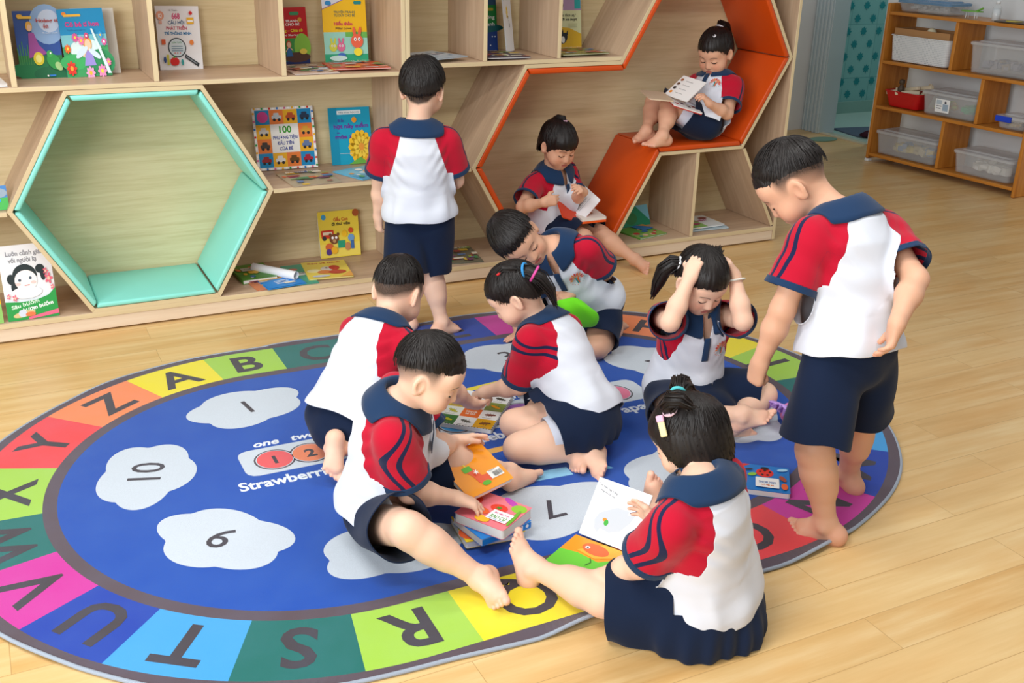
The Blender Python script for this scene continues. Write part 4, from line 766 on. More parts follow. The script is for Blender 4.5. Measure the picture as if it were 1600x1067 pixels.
def art_stocking(p):
    p.rect(0, 0, 1, 1, '#f79a10'); p.disc(.18, .82, .085, '#e0421c', .075); p.text('XONG', .18, .8, .06, '#fff', .03, fit=.11); p.poly([(.3, .5), (.46, .57), (.53, .32), (.7, .3), (.68, .17), (.5, .12), (.38, .2), (.36, .38)], '#ea5a2c'); p.rrect(.27, .48, .45, .6, .02, '#5ab41c'); p.disc(.5, .14, .09, '#5ab41c', .05); p.rect(.35, .6, .38, .66, '#f2e23a')
    p.rect(.64, .16, .92, .34, '#f4f2ec'); rr = random.Random(1)
    for k in range(14): p.rect(.72 + .013 * k, .18, .72 + .013 * k + .004 + .005 * rr.random(), .28, '#333')
    p.line([(.66, .31), (.8, .31)], .01, '#555')
    for a in range(3): p.line([(.45 - .05 * math.cos(a * 1.05), .40 - .05 * math.sin(a * 1.05)), (.45 + .05 * math.cos(a * 1.05), .40 + .05 * math.sin(a * 1.05))], .016, '#fdf3ea')
    for k in range(4): p.line([(.4, .9 - .035 * k), (.78 - .06 * k, .9 - .035 * k)], .006, '#b8740c')
book('orange stocking board book held tilted above the stack', (.536, -1.847, .150), (.97, .226, .086), (-.242, .914, .326), .150, .160, .014, '#f79a10', art_stocking, None, 'board_book', .008)
def art_bird(p):
    p.rect(0, 0, 1, 1, '#f29a1c'); p.poly([(0, 0), (1, 0), (1, .82), (.7, .5), (.3, .56), (0, .5)], '#6fcf3a'); p.poly([(.25, .62), (.6, .55), (1, .85), (1, 1), (.55, 1)], '#f2b53a'); p.disc(.5, .78, .24, '#ee6a34', .15, -.1); p.disc(.36, .77, .04, '#fff'); p.disc(.36, .77, .02, '#1a1a1a'); p.line([(.55, .52), (.62, .42), (.58, .3)], .015, '#3a6a2c')
def art_swan(p):
    p.rect(0, 0, 1, 1, '#f5f6f8'); P = [(.18, .30), (.22, .18), (.30, .12), (.33, .2), (.5, .18), (.68, .26), (.8, .44), (.86, .62), (.72, .56), (.72, .62), (.5, .62), (.34, .52), (.22, .44)]
    p.poly(P, '#c2c7ce'); p.disc(.36, .36, .04, '#e08a2c', .03); p.disc(.4, .32, .04, '#3fa83a', .05); p.line([(.74, .6), (.88, .68)], .02, '#2a3a66'); p.text('Con thiên nga trắng', .22, .85, .05, '#8a8a90', .01, rot=-.2, fit=.4); p.text('lông mượt mà', .24, .77, .05, '#8a8a90', .01, rot=-.2, fit=.3)
half_open('open board book with a white swan page and an orange bird page', [('page', (.701, -2.182, .0225), (.486, -.874, 0), (.874, .486, 0), .162, .161, .008, '#f29a1c', art_bird, '#e6e6e6'), ('page', (.823, -2.116, .085), (.47, -.883, 0), (.54, .288, .79), .160, .160, .006, '#f5f6f8', art_swan, '#e6e6e6')])
half_open('thick open board book with an orange-red cover on the reading girl\'s lap', [('page', (1.954, -.015, .262), (.992, -.124, .032), (.123, .992, .031), .125, .150, .022, '#e6dfd6', lambda p: p.disc(.5, .55, .2, '#b98a6a', .14), '#ee5a1c'), ('page', (1.94, .009, .312), (.615, -.169, .77), (-.046, .967, .25), .122, .152, .004, '#eef0f2', lambda p: [p.line([(.15, .8 - .07 * k), (.8 - .1 * (k % 3), .8 - .07 * k)], .012 if k else .03, '#9aa0a6' if k else '#3a5a6a') for k in range(7)], '#c9401c'), ('cover', (1.862, .013, .288), (.918, .131, -.375), (.112, .821, .56), .120, .142, .006, '#d8401a', None, '#ee5a1c')])
def art_words(p):
    p.rect(0, 0, 1, 1, '#f0eeea')
    for k in range(4): p.disc(.12 + .0 * k, .2 + .2 * k, .06, ['#f0902c', '#3a3230', '#6a4a3a', '#a86a4a'][k]); p.line([(.3, .22 + .19 * k), (.6, .22 + .19 * k)], .015, '#8a8a88')
def art_red2(p):
    p.rect(0, 0, 1, 1, '#ecebea'); [p.rect(.15 + .2 * k, .2 + .12 * (k % 2), .28 + .2 * k, .34 + .12 * (k % 2), ['#b0303a', '#3a3a60', '#5a4a4a', '#8a3a34'][k]) for k in range(4)]
half_open('wide open picture board book held by the girl on the orange seat', [('page', (2.486, .05, .735), (.943, -.17, -.285), (.228, .956, .185), .158, .161, .010, '#ecebea', art_red2, '#c43a34'), ('page', (2.508, .07, .800), (.29, -.949, -.125), (.83, .184, .527), .140, .150, .004, '#f0eeea', art_words, '#e9e4dc'), ('cover', (2.352, .075, .775), (.94, -.25, -.1), (.25, .95, .1), .120, .158, .006, '#d6c0a4', None, '#e0c9ac')])

# ---------------------------------------------------------------- bodies: smooth implicit surfaces meshed with surface nets
def nz(v): v = np.asarray(v, float); return v / (np.linalg.norm(v) + 1e-12)
class Cone:
    """rounded tapering limb, optionally flattened along an axis"""
    def __init__(s, a, b, r1, r2, k=0.0, g=0, sub=False, flat=None, fl=1.0):
        s.a = np.asarray(a, float); s.b = np.asarray(b, float); s.r1, s.r2, s.k, s.g, s.sub = r1, r2, k, g, sub; s.flat = None if flat is None else nz(flat); s.fl = fl
        s.ab = s.b - s.a; s.l2 = max(1e-12, s.ab @ s.ab); R = max(r1, r2); s.lo = np.minimum(s.a, s.b) - R; s.hi = np.maximum(s.a, s.b) + R
    def d(s, P):
        w = P - s.a; t = np.clip((w @ s.ab) / s.l2, 0, 1); w = w - t[..., None] * s.ab
        if s.flat is not None:
            q = w @ s.flat; w = w + (q * (1 / s.fl - 1))[..., None] * s.flat
            return (np.sqrt((w * w).sum(-1)) - (s.r1 + (s.r2 - s.r1) * t)) * (0.5 + 0.5 * s.fl)
        return np.sqrt((w * w).sum(-1)) - (s.r1 + (s.r2 - s.r1) * t)
class Ell:
    def __init__(s, c, ax, r, k=0.0, g=0, sub=False):
        s.c = np.asarray(c, float); s.ax = np.asarray(ax, float); s.r = np.asarray(r, float); s.k, s.g, s.sub = k, g, sub
        R = float(max(r)); s.lo = s.c - R; s.hi = s.c + R
    def d(s, P):
        q = (P - s.c) @ s.ax.T; k0 = np.sqrt(((q / s.r) ** 2).sum(-1)); k1 = np.sqrt(((q / (s.r * s.r)) ** 2).sum(-1))
        return k0 * (k0 - 1) / np.maximum(k1, 1e-6)
class Spine:
    """trunk: oval sections along a curved line. rows: (point, lateral axis, half width, half depth)"""
    def __init__(s, rows, k=0.0, g=0, grow=0.0):
        s.p = np.array([r[0] for r in rows], float); s.l = np.array([nz(r[1]) for r in rows]); s.a = np.array([r[2] for r in rows]) + grow; s.b = np.array([r[3] for r in rows]) + grow
        s.k, s.g, s.sub = k, g, False; R = max(s.a.max(), s.b.max()); s.lo = s.p.min(0) - R; s.hi = s.p.max(0) + R
    def d(s, P):
        best = None
        for i in range(len(s.p) - 1):
            a, b = s.p[i], s.p[i + 1]; ab = b - a; L = np.linalg.norm(ab); u = ab / L; w = P - a; h = w @ u; t = np.clip(h / L, 0, 1)
            la = s.l[i] * 0.5 + s.l[i + 1] * 0.5; la = nz(la - u * (la @ u)); f = np.cross(la, u)
            x = w @ la; y = w @ f; z = h - t * L
            ra = s.a[i] + (s.a[i + 1] - s.a[i]) * t; rb = s.b[i] + (s.b[i + 1] - s.b[i]) * t; rc = 0.5 * (ra + rb) * 0.7
            k0 = np.sqrt((x / ra) ** 2 + (y / rb) ** 2 + (z / rc) ** 2); k1 = np.sqrt((x / ra ** 2) ** 2 + (y / rb ** 2) ** 2 + (z / rc ** 2) ** 2)
            dd = np.where(k0 > 1e-4, k0 * (k0 - 1) / np.maximum(k1, 1e-6), -np.minimum(ra, rb))
            best = dd if best is None else smin(best, dd, 0.03)
        return best
def smin(a, b, k):
    if k <= 0: return np.minimum(a, b)
    h = np.maximum(k - np.abs(a - b), 0) / k; return np.minimum(a, b) - h * h * k * 0.25
def field(prims, P, near=None, kg=0.004):
    gs = sorted({p.g for p in prims}); out = None
    for g in gs:
        F = np.full(P.shape[:-1], 9.0)
        for i, p in enumerate(prims):
            if p.g != g: continue
            if near is None:
                d = p.d(P); F = np.maximum(F, -d) if p.sub and p.k == 0 else (-smin(-F, d, p.k) if p.sub else smin(F, d, p.k))
            else:
                m = near[i]
                if not m.any(): continue
                d = p.d(P[m]); F[m] = -smin(-F[m], d, p.k) if p.sub else smin(F[m], d, p.k)
        out = F if out is None else smin(out, F, kg)
    return out
def surf(prims, h, disp=None, kg=0.004, pad=0.03):
    """surface nets over the blocks near the surface; returns vertices and quads"""
    lo = np.min([p.lo for p in prims if not p.sub], 0) - pad; hi = np.max([p.hi for p in prims if not p.sub], 0) + pad
    nb = np.ceil((hi - lo) / (8 * h)).astype(int); gb = np.stack(np.meshgrid(*[np.arange(k) for k in nb], indexing='ij'), -1).reshape(-1, 3)
    cen = lo + (gb * 8 + 3.5) * h; rad = 0.5 * 8 * h * math.sqrt(3) + 2.2 * h
    D = np.stack([p.d(cen) for p in prims]); U = np.array([not p.sub for p in prims]); F0 = D[U].min(0)
    dm = 0.012 if disp else 0.0; kk = max(p.k for p in prims)
    act = np.abs(F0) < rad * 1.25 + kk * .5 + dm
    for i, p in enumerate(prims):
        if p.sub: act |= (np.abs(D[i]) < rad * 1.2 + p.k) & (F0 < rad)
    act &= F0 < rad * 1.25 + kk * .5 + dm
    gb, cen, D, F0 = gb[act], cen[act], D[:, act], F0[act]
    near = []
    for i, p in enumerate(prims): near.append((D[i] < rad * 1.3 + p.k) if p.sub else (D[i] < F0 + 2.3 * rad + kk + dm))
    o8 = np.stack(np.meshgrid(*[np.arange(8)] * 3, indexing='ij'), -1).reshape(-1, 3)
    N = nb * 8; G = np.full(tuple(N), np.nan, np.float32)
    for st in range(0, len(gb), 900):
        b = gb[st:st + 900]; idx = b[:, None] * 8 + o8[None]; P = lo + idx * h
        v = field(prims, P, [m[st:st + 900] for m in near], kg)
        if disp: v = v - disp(P)
        G[idx[..., 0], idx[..., 1], idx[..., 2]] = v
    S = G < 0; ok = ~np.isnan(G); c = [slice(0, -1), slice(1, None)]
    cnt = np.zeros(tuple(N - 1), np.int8); okc = np.ones(tuple(N - 1), bool)
    for i in (0, 1):
        for j in (0, 1):
            for k in (0, 1): cnt += S[c[i], c[j], c[k]]; okc &= ok[c[i], c[j], c[k]]
    cell = np.argwhere((cnt > 0) & (cnt < 8) & okc)
    if not len(cell): return np.zeros((0, 3)), np.zeros((0, 4), int)
    acc = np.zeros((len(cell), 3)); num = np.zeros(len(cell))
    cor = [(i, j, k) for i in (0, 1) for j in (0, 1) for k in (0, 1)]
    val = {q: G[cell[:, 0] + q[0], cell[:, 1] + q[1], cell[:, 2] + q[2]].astype(float) for q in cor}
    for q in cor:
        for ax in range(3):
            if q[ax]: continue
            q2 = tuple(q[m] + (m == ax) for m in range(3)); a, b = val[q], val[q2]; m = (a < 0) != (b < 0)
            t = np.where(m, a / np.where(m, a - b, 1), 0); e = np.array(q, float)[None] + t[:, None] * np.eye(3)[ax][None]
            acc += np.where(m[:, None], e, 0); num += m
    V = lo + (cell + acc / num[:, None]) * h
    ID = np.full(tuple(N - 1), -1, np.int32); ID[cell[:, 0], cell[:, 1], cell[:, 2]] = np.arange(len(cell))
    Q = []
    for ax in range(3):
        e = [slice(1, -1)] * 3; e[ax] = slice(0, -1); e2 = list(e); e2[ax] = slice(1, None)
        a, b = S[tuple(e)], S[tuple(e2)]; w = np.argwhere(a != b)
        off = np.array([1, 1, 1]); off[ax] = 0; w = w + off
        u, v = (ax + 1) % 3, (ax + 2) % 3; E = np.eye(3, dtype=int)
        ids = np.stack([ID[tuple((w - du * E[u] - dv * E[v]).T)] for du, dv in ((0, 0), (1, 0), (1, 1), (0, 1))], 1)
        flip = S[tuple(w.T)]; ids[~flip] = ids[~flip][:, ::-1]
        Q.append(ids[(ids >= 0).all(1)])
    Q = np.concatenate(Q)
    # one gentle relaxing pass
    n = np.zeros(len(V)); s = np.zeros_like(V)
    for a, b in ((0, 1), (1, 2), (2, 3), (3, 0)):
        np.add.at(s, Q[:, a], V[Q[:, b]]); np.add.at(n, Q[:, a], 1); np.add.at(s, Q[:, b], V[Q[:, a]]); np.add.at(n, Q[:, b], 1)
    V = V + 0.35 * (s / np.maximum(n, 1)[:, None] - V) * (n > 0)[:, None]
    return V, Q
def clip_mesh(V, F, d, extra=None):
    """keep d > 0; F triangles; cuts exactly along d = 0. extra: list of per-vertex arrays carried along"""
    ex = list(extra or []); s = d > 0; c = s[F].sum(1); keep = F[c == 3]; part = F[(c == 1) | (c == 2)]; cc = c[(c == 1) | (c == 2)]
    new = {}; nv = []; nf = []; base = len(V)
    def cut(i, j):
        key = (i, j) if i < j else (j, i)
        if key not in new:
            a, b = key; t = d[a] / (d[a] - d[b]); new[key] = base + len(nv); nv.append((a, b, t))
        return new[key]
    for f, k in zip(part.tolist(), cc.tolist()):
        for _ in range(3):
            if (k == 1 and s[f[0]]) or (k == 2 and not s[f[0]]): break
            f = f[1:] + f[:1]
        x, y = cut(f[0], f[1]), cut(f[0], f[2])
        if k == 1: nf.append((f[0], x, y))
        else: nf.append((x, f[1], f[2])); nf.append((x, f[2], y))
    if nv:
        a = np.array([q[0] for q in nv]); b = np.array([q[1] for q in nv]); t = np.array([q[2] for q in nv])
        V = np.concatenate([V, V[a] + (V[b] - V[a]) * t[:, None]])
        ex = [np.concatenate([e, e[a] + (e[b] - e[a]) * (t if e.ndim == 1 else t[:, None])]) for e in ex]
        keep = np.concatenate([keep, np.array(nf, int)])
    used = np.unique(keep); mp = np.full(len(V), -1); mp[used] = np.arange(len(used))
    return V[used], mp[keep], [e[used] for e in ex]
def tris(Q): return np.concatenate([Q[:, [0, 1, 2]], Q[:, [0, 2, 3]]])
def np_mesh(name, V, F, mats, smooth=True, attrs=None, parent=None):
    me = bpy.data.meshes.new(name); me.vertices.add(len(V)); me.vertices.foreach_set('co', np.asarray(V, np.float32).ravel())
    k = F.shape[1]; me.loops.add(len(F) * k); me.loops.foreach_set('vertex_index', F.astype(np.int32).ravel()); me.polygons.add(len(F))
    me.polygons.foreach_set('loop_start', np.arange(0, len(F) * k, k, dtype=np.int32))
    me.polygons.foreach_set('use_smooth', np.full(len(F), smooth)); me.update(calc_edges=True); me.validate()
    for m in mats: me.materials.append(m)
    for an, a in (attrs or {}).items():
        at = me.attributes.new(an, 'FLOAT' if a.ndim == 1 else 'FLOAT_VECTOR', 'POINT'); at.data.foreach_set('value' if a.ndim == 1 else 'vector', np.asarray(a, np.float32).ravel())
    return link(name, me, parent)
def largest(V, F, keep_min=200):
    """drop crumbs: small loose pieces"""
    par = np.arange(len(V))
    for _ in range(60):
        m = par[F].min(1); p2 = par.copy()
        for j in range(F.shape[1]): np.minimum.at(p2, F[:, j], m)
        p2 = p2[p2]
        if (p2 == par).all(): break
        par = p2
    cnt = np.bincount(par, minlength=len(V)); ok = cnt[par] >= keep_min; F = F[ok[F].all(1)]
    used = np.unique(F); mp = np.full(len(V), -1); mp[used] = np.arange(len(used)); return V[used], mp[F], used

# ---------------------------------------------------------------- skin, hair and cloth
def skin_mat(name, base):
    n = NT(name); hp = n.attr('hp'); sp = n.node('ShaderNodeSeparateXYZ', {0: hp.outputs['Vector']}); x, y, z = sp.outputs
    ax = n.math('ABSOLUTE', x); v = n.coord('Object')
    b = np.array(srgb(base)); c = n.mix(n.noise(v, 9.0, 3), tuple(b * .93), tuple(np.minimum(1, b * 1.06)))
    front = n.math('GREATER_THAN', y, 0.03)
    def blob(cx, cz, rx, rz, soft=1.0):
        q = n.math('ADD', n.math('POWER', n.math('DIVIDE', n.math('SUBTRACT', ax, cx), rx), 2.0), n.math('POWER', n.math('DIVIDE', n.math('SUBTRACT', z, cz), rz), 2.0))
        return n.math('MULTIPLY', n.math('SMOOTH_MIN', n.math('MAXIMUM', n.math('MULTIPLY', n.math('SUBTRACT', 1.0, q), soft), 0.0), 1.0, 0.1), front)
    red = tuple(b * np.array([0.98, .62, .55]))
    c = n.mix(n.math('MULTIPLY', blob(.036, -.034, .024, .022), .45), c, red)
    c = n.mix(n.math('MULTIPLY', blob(.0, -.036, .012, .010), .3), c, red)
    c = n.mix(n.math('MULTIPLY', blob(.0, -.0595, .0195, .0085, 2.2), .85), c, srgb('#b8605a'))
    def arc(cx, z0, half, bow, th):
        u = n.math('DIVIDE', n.math('SUBTRACT', ax, cx), half); zz = n.math('ADD', n.math('SUBTRACT', z, z0), n.math('MULTIPLY', n.math('MULTIPLY', u, u), bow))
        m = n.math('SUBTRACT', 1.0, n.math('DIVIDE', n.math('ABSOLUTE', zz), th)); m = n.math('MULTIPLY', n.math('MAXIMUM', m, 0.0), 2.2)
        e = n.math('MULTIPLY', n.math('MAXIMUM', n.math('SUBTRACT', 1.0, n.math('MULTIPLY', u, u)), 0.0), 3.0)
        return n.math('MULTIPLY', n.math('MINIMUM', n.math('MINIMUM', m, 1.0), n.math('MINIMUM', e, 1.0)), front)
    c = n.mix(n.math('MULTIPLY', arc(.030, .0165, .0175, .006, .0034), .62), c, srgb('#3a2a24'))
    c = n.mix(arc(.0295, -.0145, .0155, -.0062, .0034), c, srgb('#1c1412'))
    c = n.mix(n.math('MULTIPLY', arc(.0, -.0590, .0165, -.0015, .0013), .8), c, srgb('#7a3030'))
    c = n.mix(n.math('MULTIPLY', blob(.0062, -.0405, .0038, .0024, 2.0), .7), c, srgb('#6a3a30'))
    fade = n.attr('fade').outputs['Fac']; c = n.mix(n.math('MULTIPLY', fade, n.math('ADD', n.math('MULTIPLY', n.noise(v, 700.0, 1), .35), .72)), c, srgb('#1c1715'))
    nail = n.attr('nail').outputs['Fac']; c = n.mix(n.math('MULTIPLY', nail, .5), c, srgb('#f0c4b4'))
    pink = n.attr('pink').outputs['Fac']; c = n.mix(n.math('MULTIPLY', pink, .45), c, red)
    n.bump(n.noise(v, 240.0, 2), 0.04, 0.001)
    n.b.inputs['Subsurface Radius'].default_value = (0.012, 0.005, 0.003); n.b.inputs['Subsurface Scale'].default_value = 0.5
    return n.set(color=c, rough=0.52, spec=0.32, sss=0.18)
M_['skin'] = skin_mat('fair_skin', '#edc2a8'); M_['skin2'] = skin_mat('tan_skin', '#dfac8e')
n = NT('black_hair'); hu = n.attr('hu'); s1 = n.noise(n.node('ShaderNodeMapping', {'Vector': hu.outputs['Vector'], 'Scale': (1, 1, .05)}).outputs[0], 150.0, 2, .6); s2 = n.noise(hu.outputs['Vector'], 14.0, 2)
n.bump(s1, 0.4, 0.0012); M_['hair'] = n.set(color=n.mix(s1, srgb('#0b0909'), srgb('#261e1b')), rough=n.math('ADD', n.math('MULTIPLY', s1, .2), .33), spec=.35)
def cloth_mat(name, col, stripe=False, rough=0.92, weave=900.0, sheen=.15):
    n = NT(name); v = n.coord('Object'); c = srgb(col)
    if stripe:
        f = n.math('ABSOLUTE', n.math('SUBTRACT', n.math('ABSOLUTE', n.attr('stripe').outputs['Fac']), 0.0125)); c = n.mix(n.math('LESS_THAN', f, 0.0052), c, srgb('#1a2144'))
    g = n.noise(v, weave, 1); w = n.noise(v, 16.0, 3, .55); n.bump(n.math('ADD', n.math('MULTIPLY', g, .12), w), 0.16, 0.006)
    return n.set(color=c, rough=rough, spec=.15, sheen=sheen)
M_['white_cloth'] = cloth_mat('white_polo_cotton', '#dbdfe9'); M_['red_cloth'] = cloth_mat('red_sleeve_cotton', '#b8122e', True); M_['navy_cloth'] = cloth_mat('navy_rib_cotton', '#1c3556'); M_['short_cloth'] = cloth_mat('navy_short_cloth', '#14213a', False, .88, 700, .08)
M_['white_under'] = cloth_mat('white_underwear', '#dfe3f2')

def rig(K):
    J = {k: np.array(v) for k, v in K['J'].items()}; s = K['s']; up = nz(J['neck'] - J['pel']); l = J['shL'] - J['shR']; l = nz(l - up * (l @ up)); f = np.cross(l, up)
    pl = nz(J['hipL'] - J['hipR']); pf = np.cross(pl, np.array([0, 0, 1.])); pf = nz(pf)
    ya, pi_, ro = (math.radians(a) for a in K['head']); hf = np.array([math.cos(ya) * math.cos(pi_), math.sin(ya) * math.cos(pi_), math.sin(pi_)])
    hl = nz(np.cross([0, 0, 1.], hf)); hu = np.cross(hf, hl); c, q = math.cos(ro), math.sin(ro); hl, hu = c * hl + q * hu, c * hu - q * hl
    return dict(J=J, s=s, up=up, l=l, f=f, pl=pl, pf=pf, H=np.stack([hl, hf, hu]), hc=J['head'], hs=K.get('hs', 1.0) * (0.90 + 0.1 * s))
def trunk_rows(R, K):
    J, s = R['J'], R['s']; a, b = J['pel'], J['neck']; mid = (a + b) / 2 - R['f'] * K.get('hunch', .02) * s; rows = []
    pl, l = R['pl'], R['l']
    for t, w, d, o in ((-.10, .088, .078, .0), (.06, .097, .082, .006), (.30, .090, .080, .012), (.55, .094, .080, .006), (.76, .100, .076, .0), (.90, .083, .060, -.004), (.985, .046, .044, -.004)):
        p = (1 - t) ** 2 * a + 2 * t * (1 - t) * mid + t * t * b if t >= 0 else a + (a - mid) * (-t) * 2
        rows.append((p + R['f'] * o * s, pl * (1 - min(1, max(0, t))) + l * min(1, max(0, t)), w * s, d * s))
    return rows
def arm_prims(R, K, g, side):
    J, s = R['J'], R['s']; sh, el, wr = J['sh' + side], J['el' + side], J['wr' + side]; P = []
    P.append(Cone(sh, el, .036 * s, .0275 * s, .0, g)); d = nz(wr - el)
    P.append(Cone(el, el + (wr - el) * .35,   .0270 * s, .0285 * s, .02 * s, g)); P.append(Cone(el + (wr - el) * .35, wr, .0275 * s, .0190 * s, .02 * s, g))
    h = K['h' + side]; a = nz(h['a']); n_ = np.asarray(h['n'], float); n_ = nz(n_ - a * (n_ @ a)); b = np.cross(a, n_) if side == 'R' else np.cross(n_, a)
    c = h.get('c', .4); c = c if hasattr(c, '__len__') else [c * .9, c, c * 1.08, c * 1.15]; q = .96 * s
    P.append(Cone(wr, wr + a * .012 * q, .0205 * s, .019 * s, .012, g, flat=n_, fl=.82))
    for o, o2 in ((.013, .0155), (.004, .0052), (-.0045, -.0055), (-.0125, -.0155)):
        P.append(Cone(wr + a * .008 * q + b * o * .8 * q, wr + a * .050 * q + b * o2 * q, .0120 * q, .0092 * q, .012 * q, g, flat=n_, fl=.9))
    P.append(Cone(wr + a * .012 * q + b * .014 * q + n_ * .004 * q, wr + a * .034 * q + b * .020 * q + n_ * .006 * q, .012 * q, .011 * q, .012 * q, g))
    tips = []
    spread = h.get('sp', .10)
    for i, (o, L, r) in enumerate(((.0172, .045, .0062), (.0058, .050, .0063), (-.0058, .047, .0061), (-.0168, .037, .0055))):
        p = wr + a * (.048 - .003 * abs(i - 1.2)) * q + b * o * q; ang = 0; base_d = nz(a + b * (1.2 - i) * spread)
        for seg, (fr, cm) in enumerate(((.42, .75), (.32, 1.0), (.26, .75))):
            ang += c[i] * cm; dd = base_d * math.cos(ang) + n_ * math.sin(ang); e = p + dd * L * fr * q
            P.append(Cone(p, e, r * q * (1 - .07 * seg), r * q * (.95 - .09 * seg), .0035 * q if seg else .006 * q, g)); p = e
        tips.append((p, n_ * -math.cos(ang) + base_d * math.sin(ang), r * q))
    t0 = wr + a * .022 * q + b * .020 * q + n_ * .005 * q; tc = h.get('t', .35); d1 = nz(a * .62 + b * .72 + n_ * (.15 + .6 * tc)); d2 = nz(a * .9 + b * (.35 - .6 * tc) + n_ * (.2 + .9 * tc))
    t1 = t0 + d1 * .024 * q; t2 = t1 + d2 * .021 * q; P.append(Cone(t0, t1, .0098 * q, .0082 * q, .008 * q, g)); P.append(Cone(t1, t2, .0082 * q, .0068 * q, .004 * q, g))
    tips.append((t2, b * .6 - n_ * .6, .0075 * q)); R.setdefault('tips', []).extend(tips)
    return P
def leg_prims(R, K, g, side):
    J, s = R['J'], R['s']; hp, kn, an, to = (J[k + side] for k in ('hip', 'kn', 'an', 'to')); P = []
    P.append(Cone(hp, kn, .062 * s, .0415 * s, 0, g)); sh = an - kn; sl = nz(sh)
    th = nz(kn - hp); back = nz(-(th + -sl) + 1e-6) if np.linalg.norm(th - sl) > .25 else -R['pf']
    back = nz(back - sl * (back @ sl)); back = back if K.get('bk' + side) is None else nz(np.array(K['bk' + side]))
    P.append(Cone(kn, kn + sh * .3, .0400 * s, .0395 * s, .02, g)); P.append(Cone(kn + sh * .12 + back * .006 * s, kn + sh * .52 + back * .009 * s, .034 * s, .036 * s, .03, g)); P.append(Cone(kn + sh * .3, an, .0375 * s, .0245 * s, .02, g))
    fd = to - an; fu = K.get('fu' + side); u = nz(-sl) if fu is None else nz(fu); f_ = nz(fd - u * (fd @ u) * .0); u = nz(u - f_ * (u @ f_)); drop = .034 * s
    f_ = nz(fd + u * .030 * s); u = nz(u - f_ * (u @ f_)); lft = np.cross(u, f_); m = -lft if side == 'L' else lft
    L = .118 * s; A = an
    heel = A - f_ * .026 * s - u * .030 * s; ball = A + f_ * .060 * s - u * .036 * s
    P.append(Cone(A, heel, .0255 * s, .0225 * s, .015, g)); P.append(Cone(heel, ball + m * .012 * s, .0215 * s, .0165 * s, .018, g)); P.append(Cone(heel, ball - m * .016 * s - f_ * .008 * s, .0205 * s, .0135 * s, .018, g))
    P.append(Cone(A + f_ * .006 * s - u * .002 * s, ball + m * .004 * s + u * .004 * s, .0235 * s, .0145 * s, .02, g)); P.append(Ell(A + m * .021 * s - u * .003 * s, np.eye(3), [.010 * s] * 3, .012, g)); P.append(Ell(A - m * .021 * s - u * .006 * s, np.eye(3), [.010 * s] * 3, .012, g))
    pk = [(heel, .030 * s), (ball, .026 * s)]
    for i, (o, ln, r) in enumerate(((.0225, .037, .0104), (.0078, .034, .0069), (-.0045, .030, .0065), (-.0160, .025, .0061), (-.0265, .019, .0058))):
        p = ball + m * (o * .92) * s - f_ * (.004 + .0035 * i) * s; e = p + f_ * ln * s + m * (-.10 * i + .1) * .01 * s - u * .002 * s
        P.append(Cone(p, e, r * .9 * s, r * s, .0025 * s, g)); R.setdefault('tips', []).append((e + f_ * r * .3 * s, nz(u + f_ * .5), r * s)); pk.append((e, r * 1.4 * s))
    R.setdefault('pink', []).extend(pk)
    return P
def head_prims(R, g, K):
    H, c, q = R['H'], R['hc'], R['hs']
    w = lambda x, y, z: c + (np.array([x, y, z]) * q) @ H
    ax = H
    E = lambda p, r, k=0.0, sub=False: Ell(w(*p), ax, np.array(r) * q, k * q, g, sub)
    Cn = lambda a, b, r1, r2, k: Cone(w(*a), w(*b), r1 * q, r2 * q, k * q, g)
    P = [E((0, -.010, .026), (.0700, .0860, .0770)), E((0, .030, -.026), (.0570, .0540, .0640), .04), E((0, .052, -.074), (.024, .022, .020), .035)]
    P += [E((sd * .036, .046, -.042), (.026, .030, .026), .025) for sd in (1, -1)] + [E((0, .060, .034), (.050, .024, .032), .03)]
    P += [E((sd * .029, .094, -.008), (.018, .016, .013), .016, True) for sd in (1, -1)]
    P += [E((sd * .029, .0660, -.008), (.0165, .0165, .0135), .006) for sd in (1, -1)]
    P += [Cn((0, .078, -.006), (0, .0885, -.0335), .0055, .0085, .014)] + [E((sd * .0085, .0815, -.0365), (.0062, .0075, .0055), .006) for sd in (1, -1)]
    P += [Cn((-.0125, .0765, -.0545), (.0125, .0765, -.0545), .0050, .0050, .008), Cn((-.010, .0770, -.0640), (.010, .0770, -.0640), .0056, .0056, .007), E((0, .088, -.0592), (.02, .006, .0011), .002, True)]
    for sd in (1, -1):
        e = np.array([sd * .0715, -.006, -.010]); th = .5; axl = np.stack([nz([1, sd * .5, 0]), nz([sd * -.5, 1, .2]), nz([0, -.2, 1])]) @ H
        P.append(Ell(w(*e), axl, np.array([.0075, .0175, .0285]) * q, .006 * q, g)); P.append(Ell(w(e[0] + sd * .0068, e[1] + .0052, e[2] + .003), axl, np.array([.0065, .0105, .0185]) * q, .003 * q, g, True))
        P.append(Ell(w(e[0] - sd * .001, e[1] - .001, e[2] - .022), axl, np.array([.006, .008, .008]) * q, .006 * q, g))
    nk = R['J']['neck']; P.append(Cone(nk - R['up'] * .03 * R['s'], w(0, -.022, -.055), .041 * R['s'], .038 * q, .03, g))
    return P
def head_local(R, V): return ((V - R['hc']) @ R['H'].T) / R['hs']
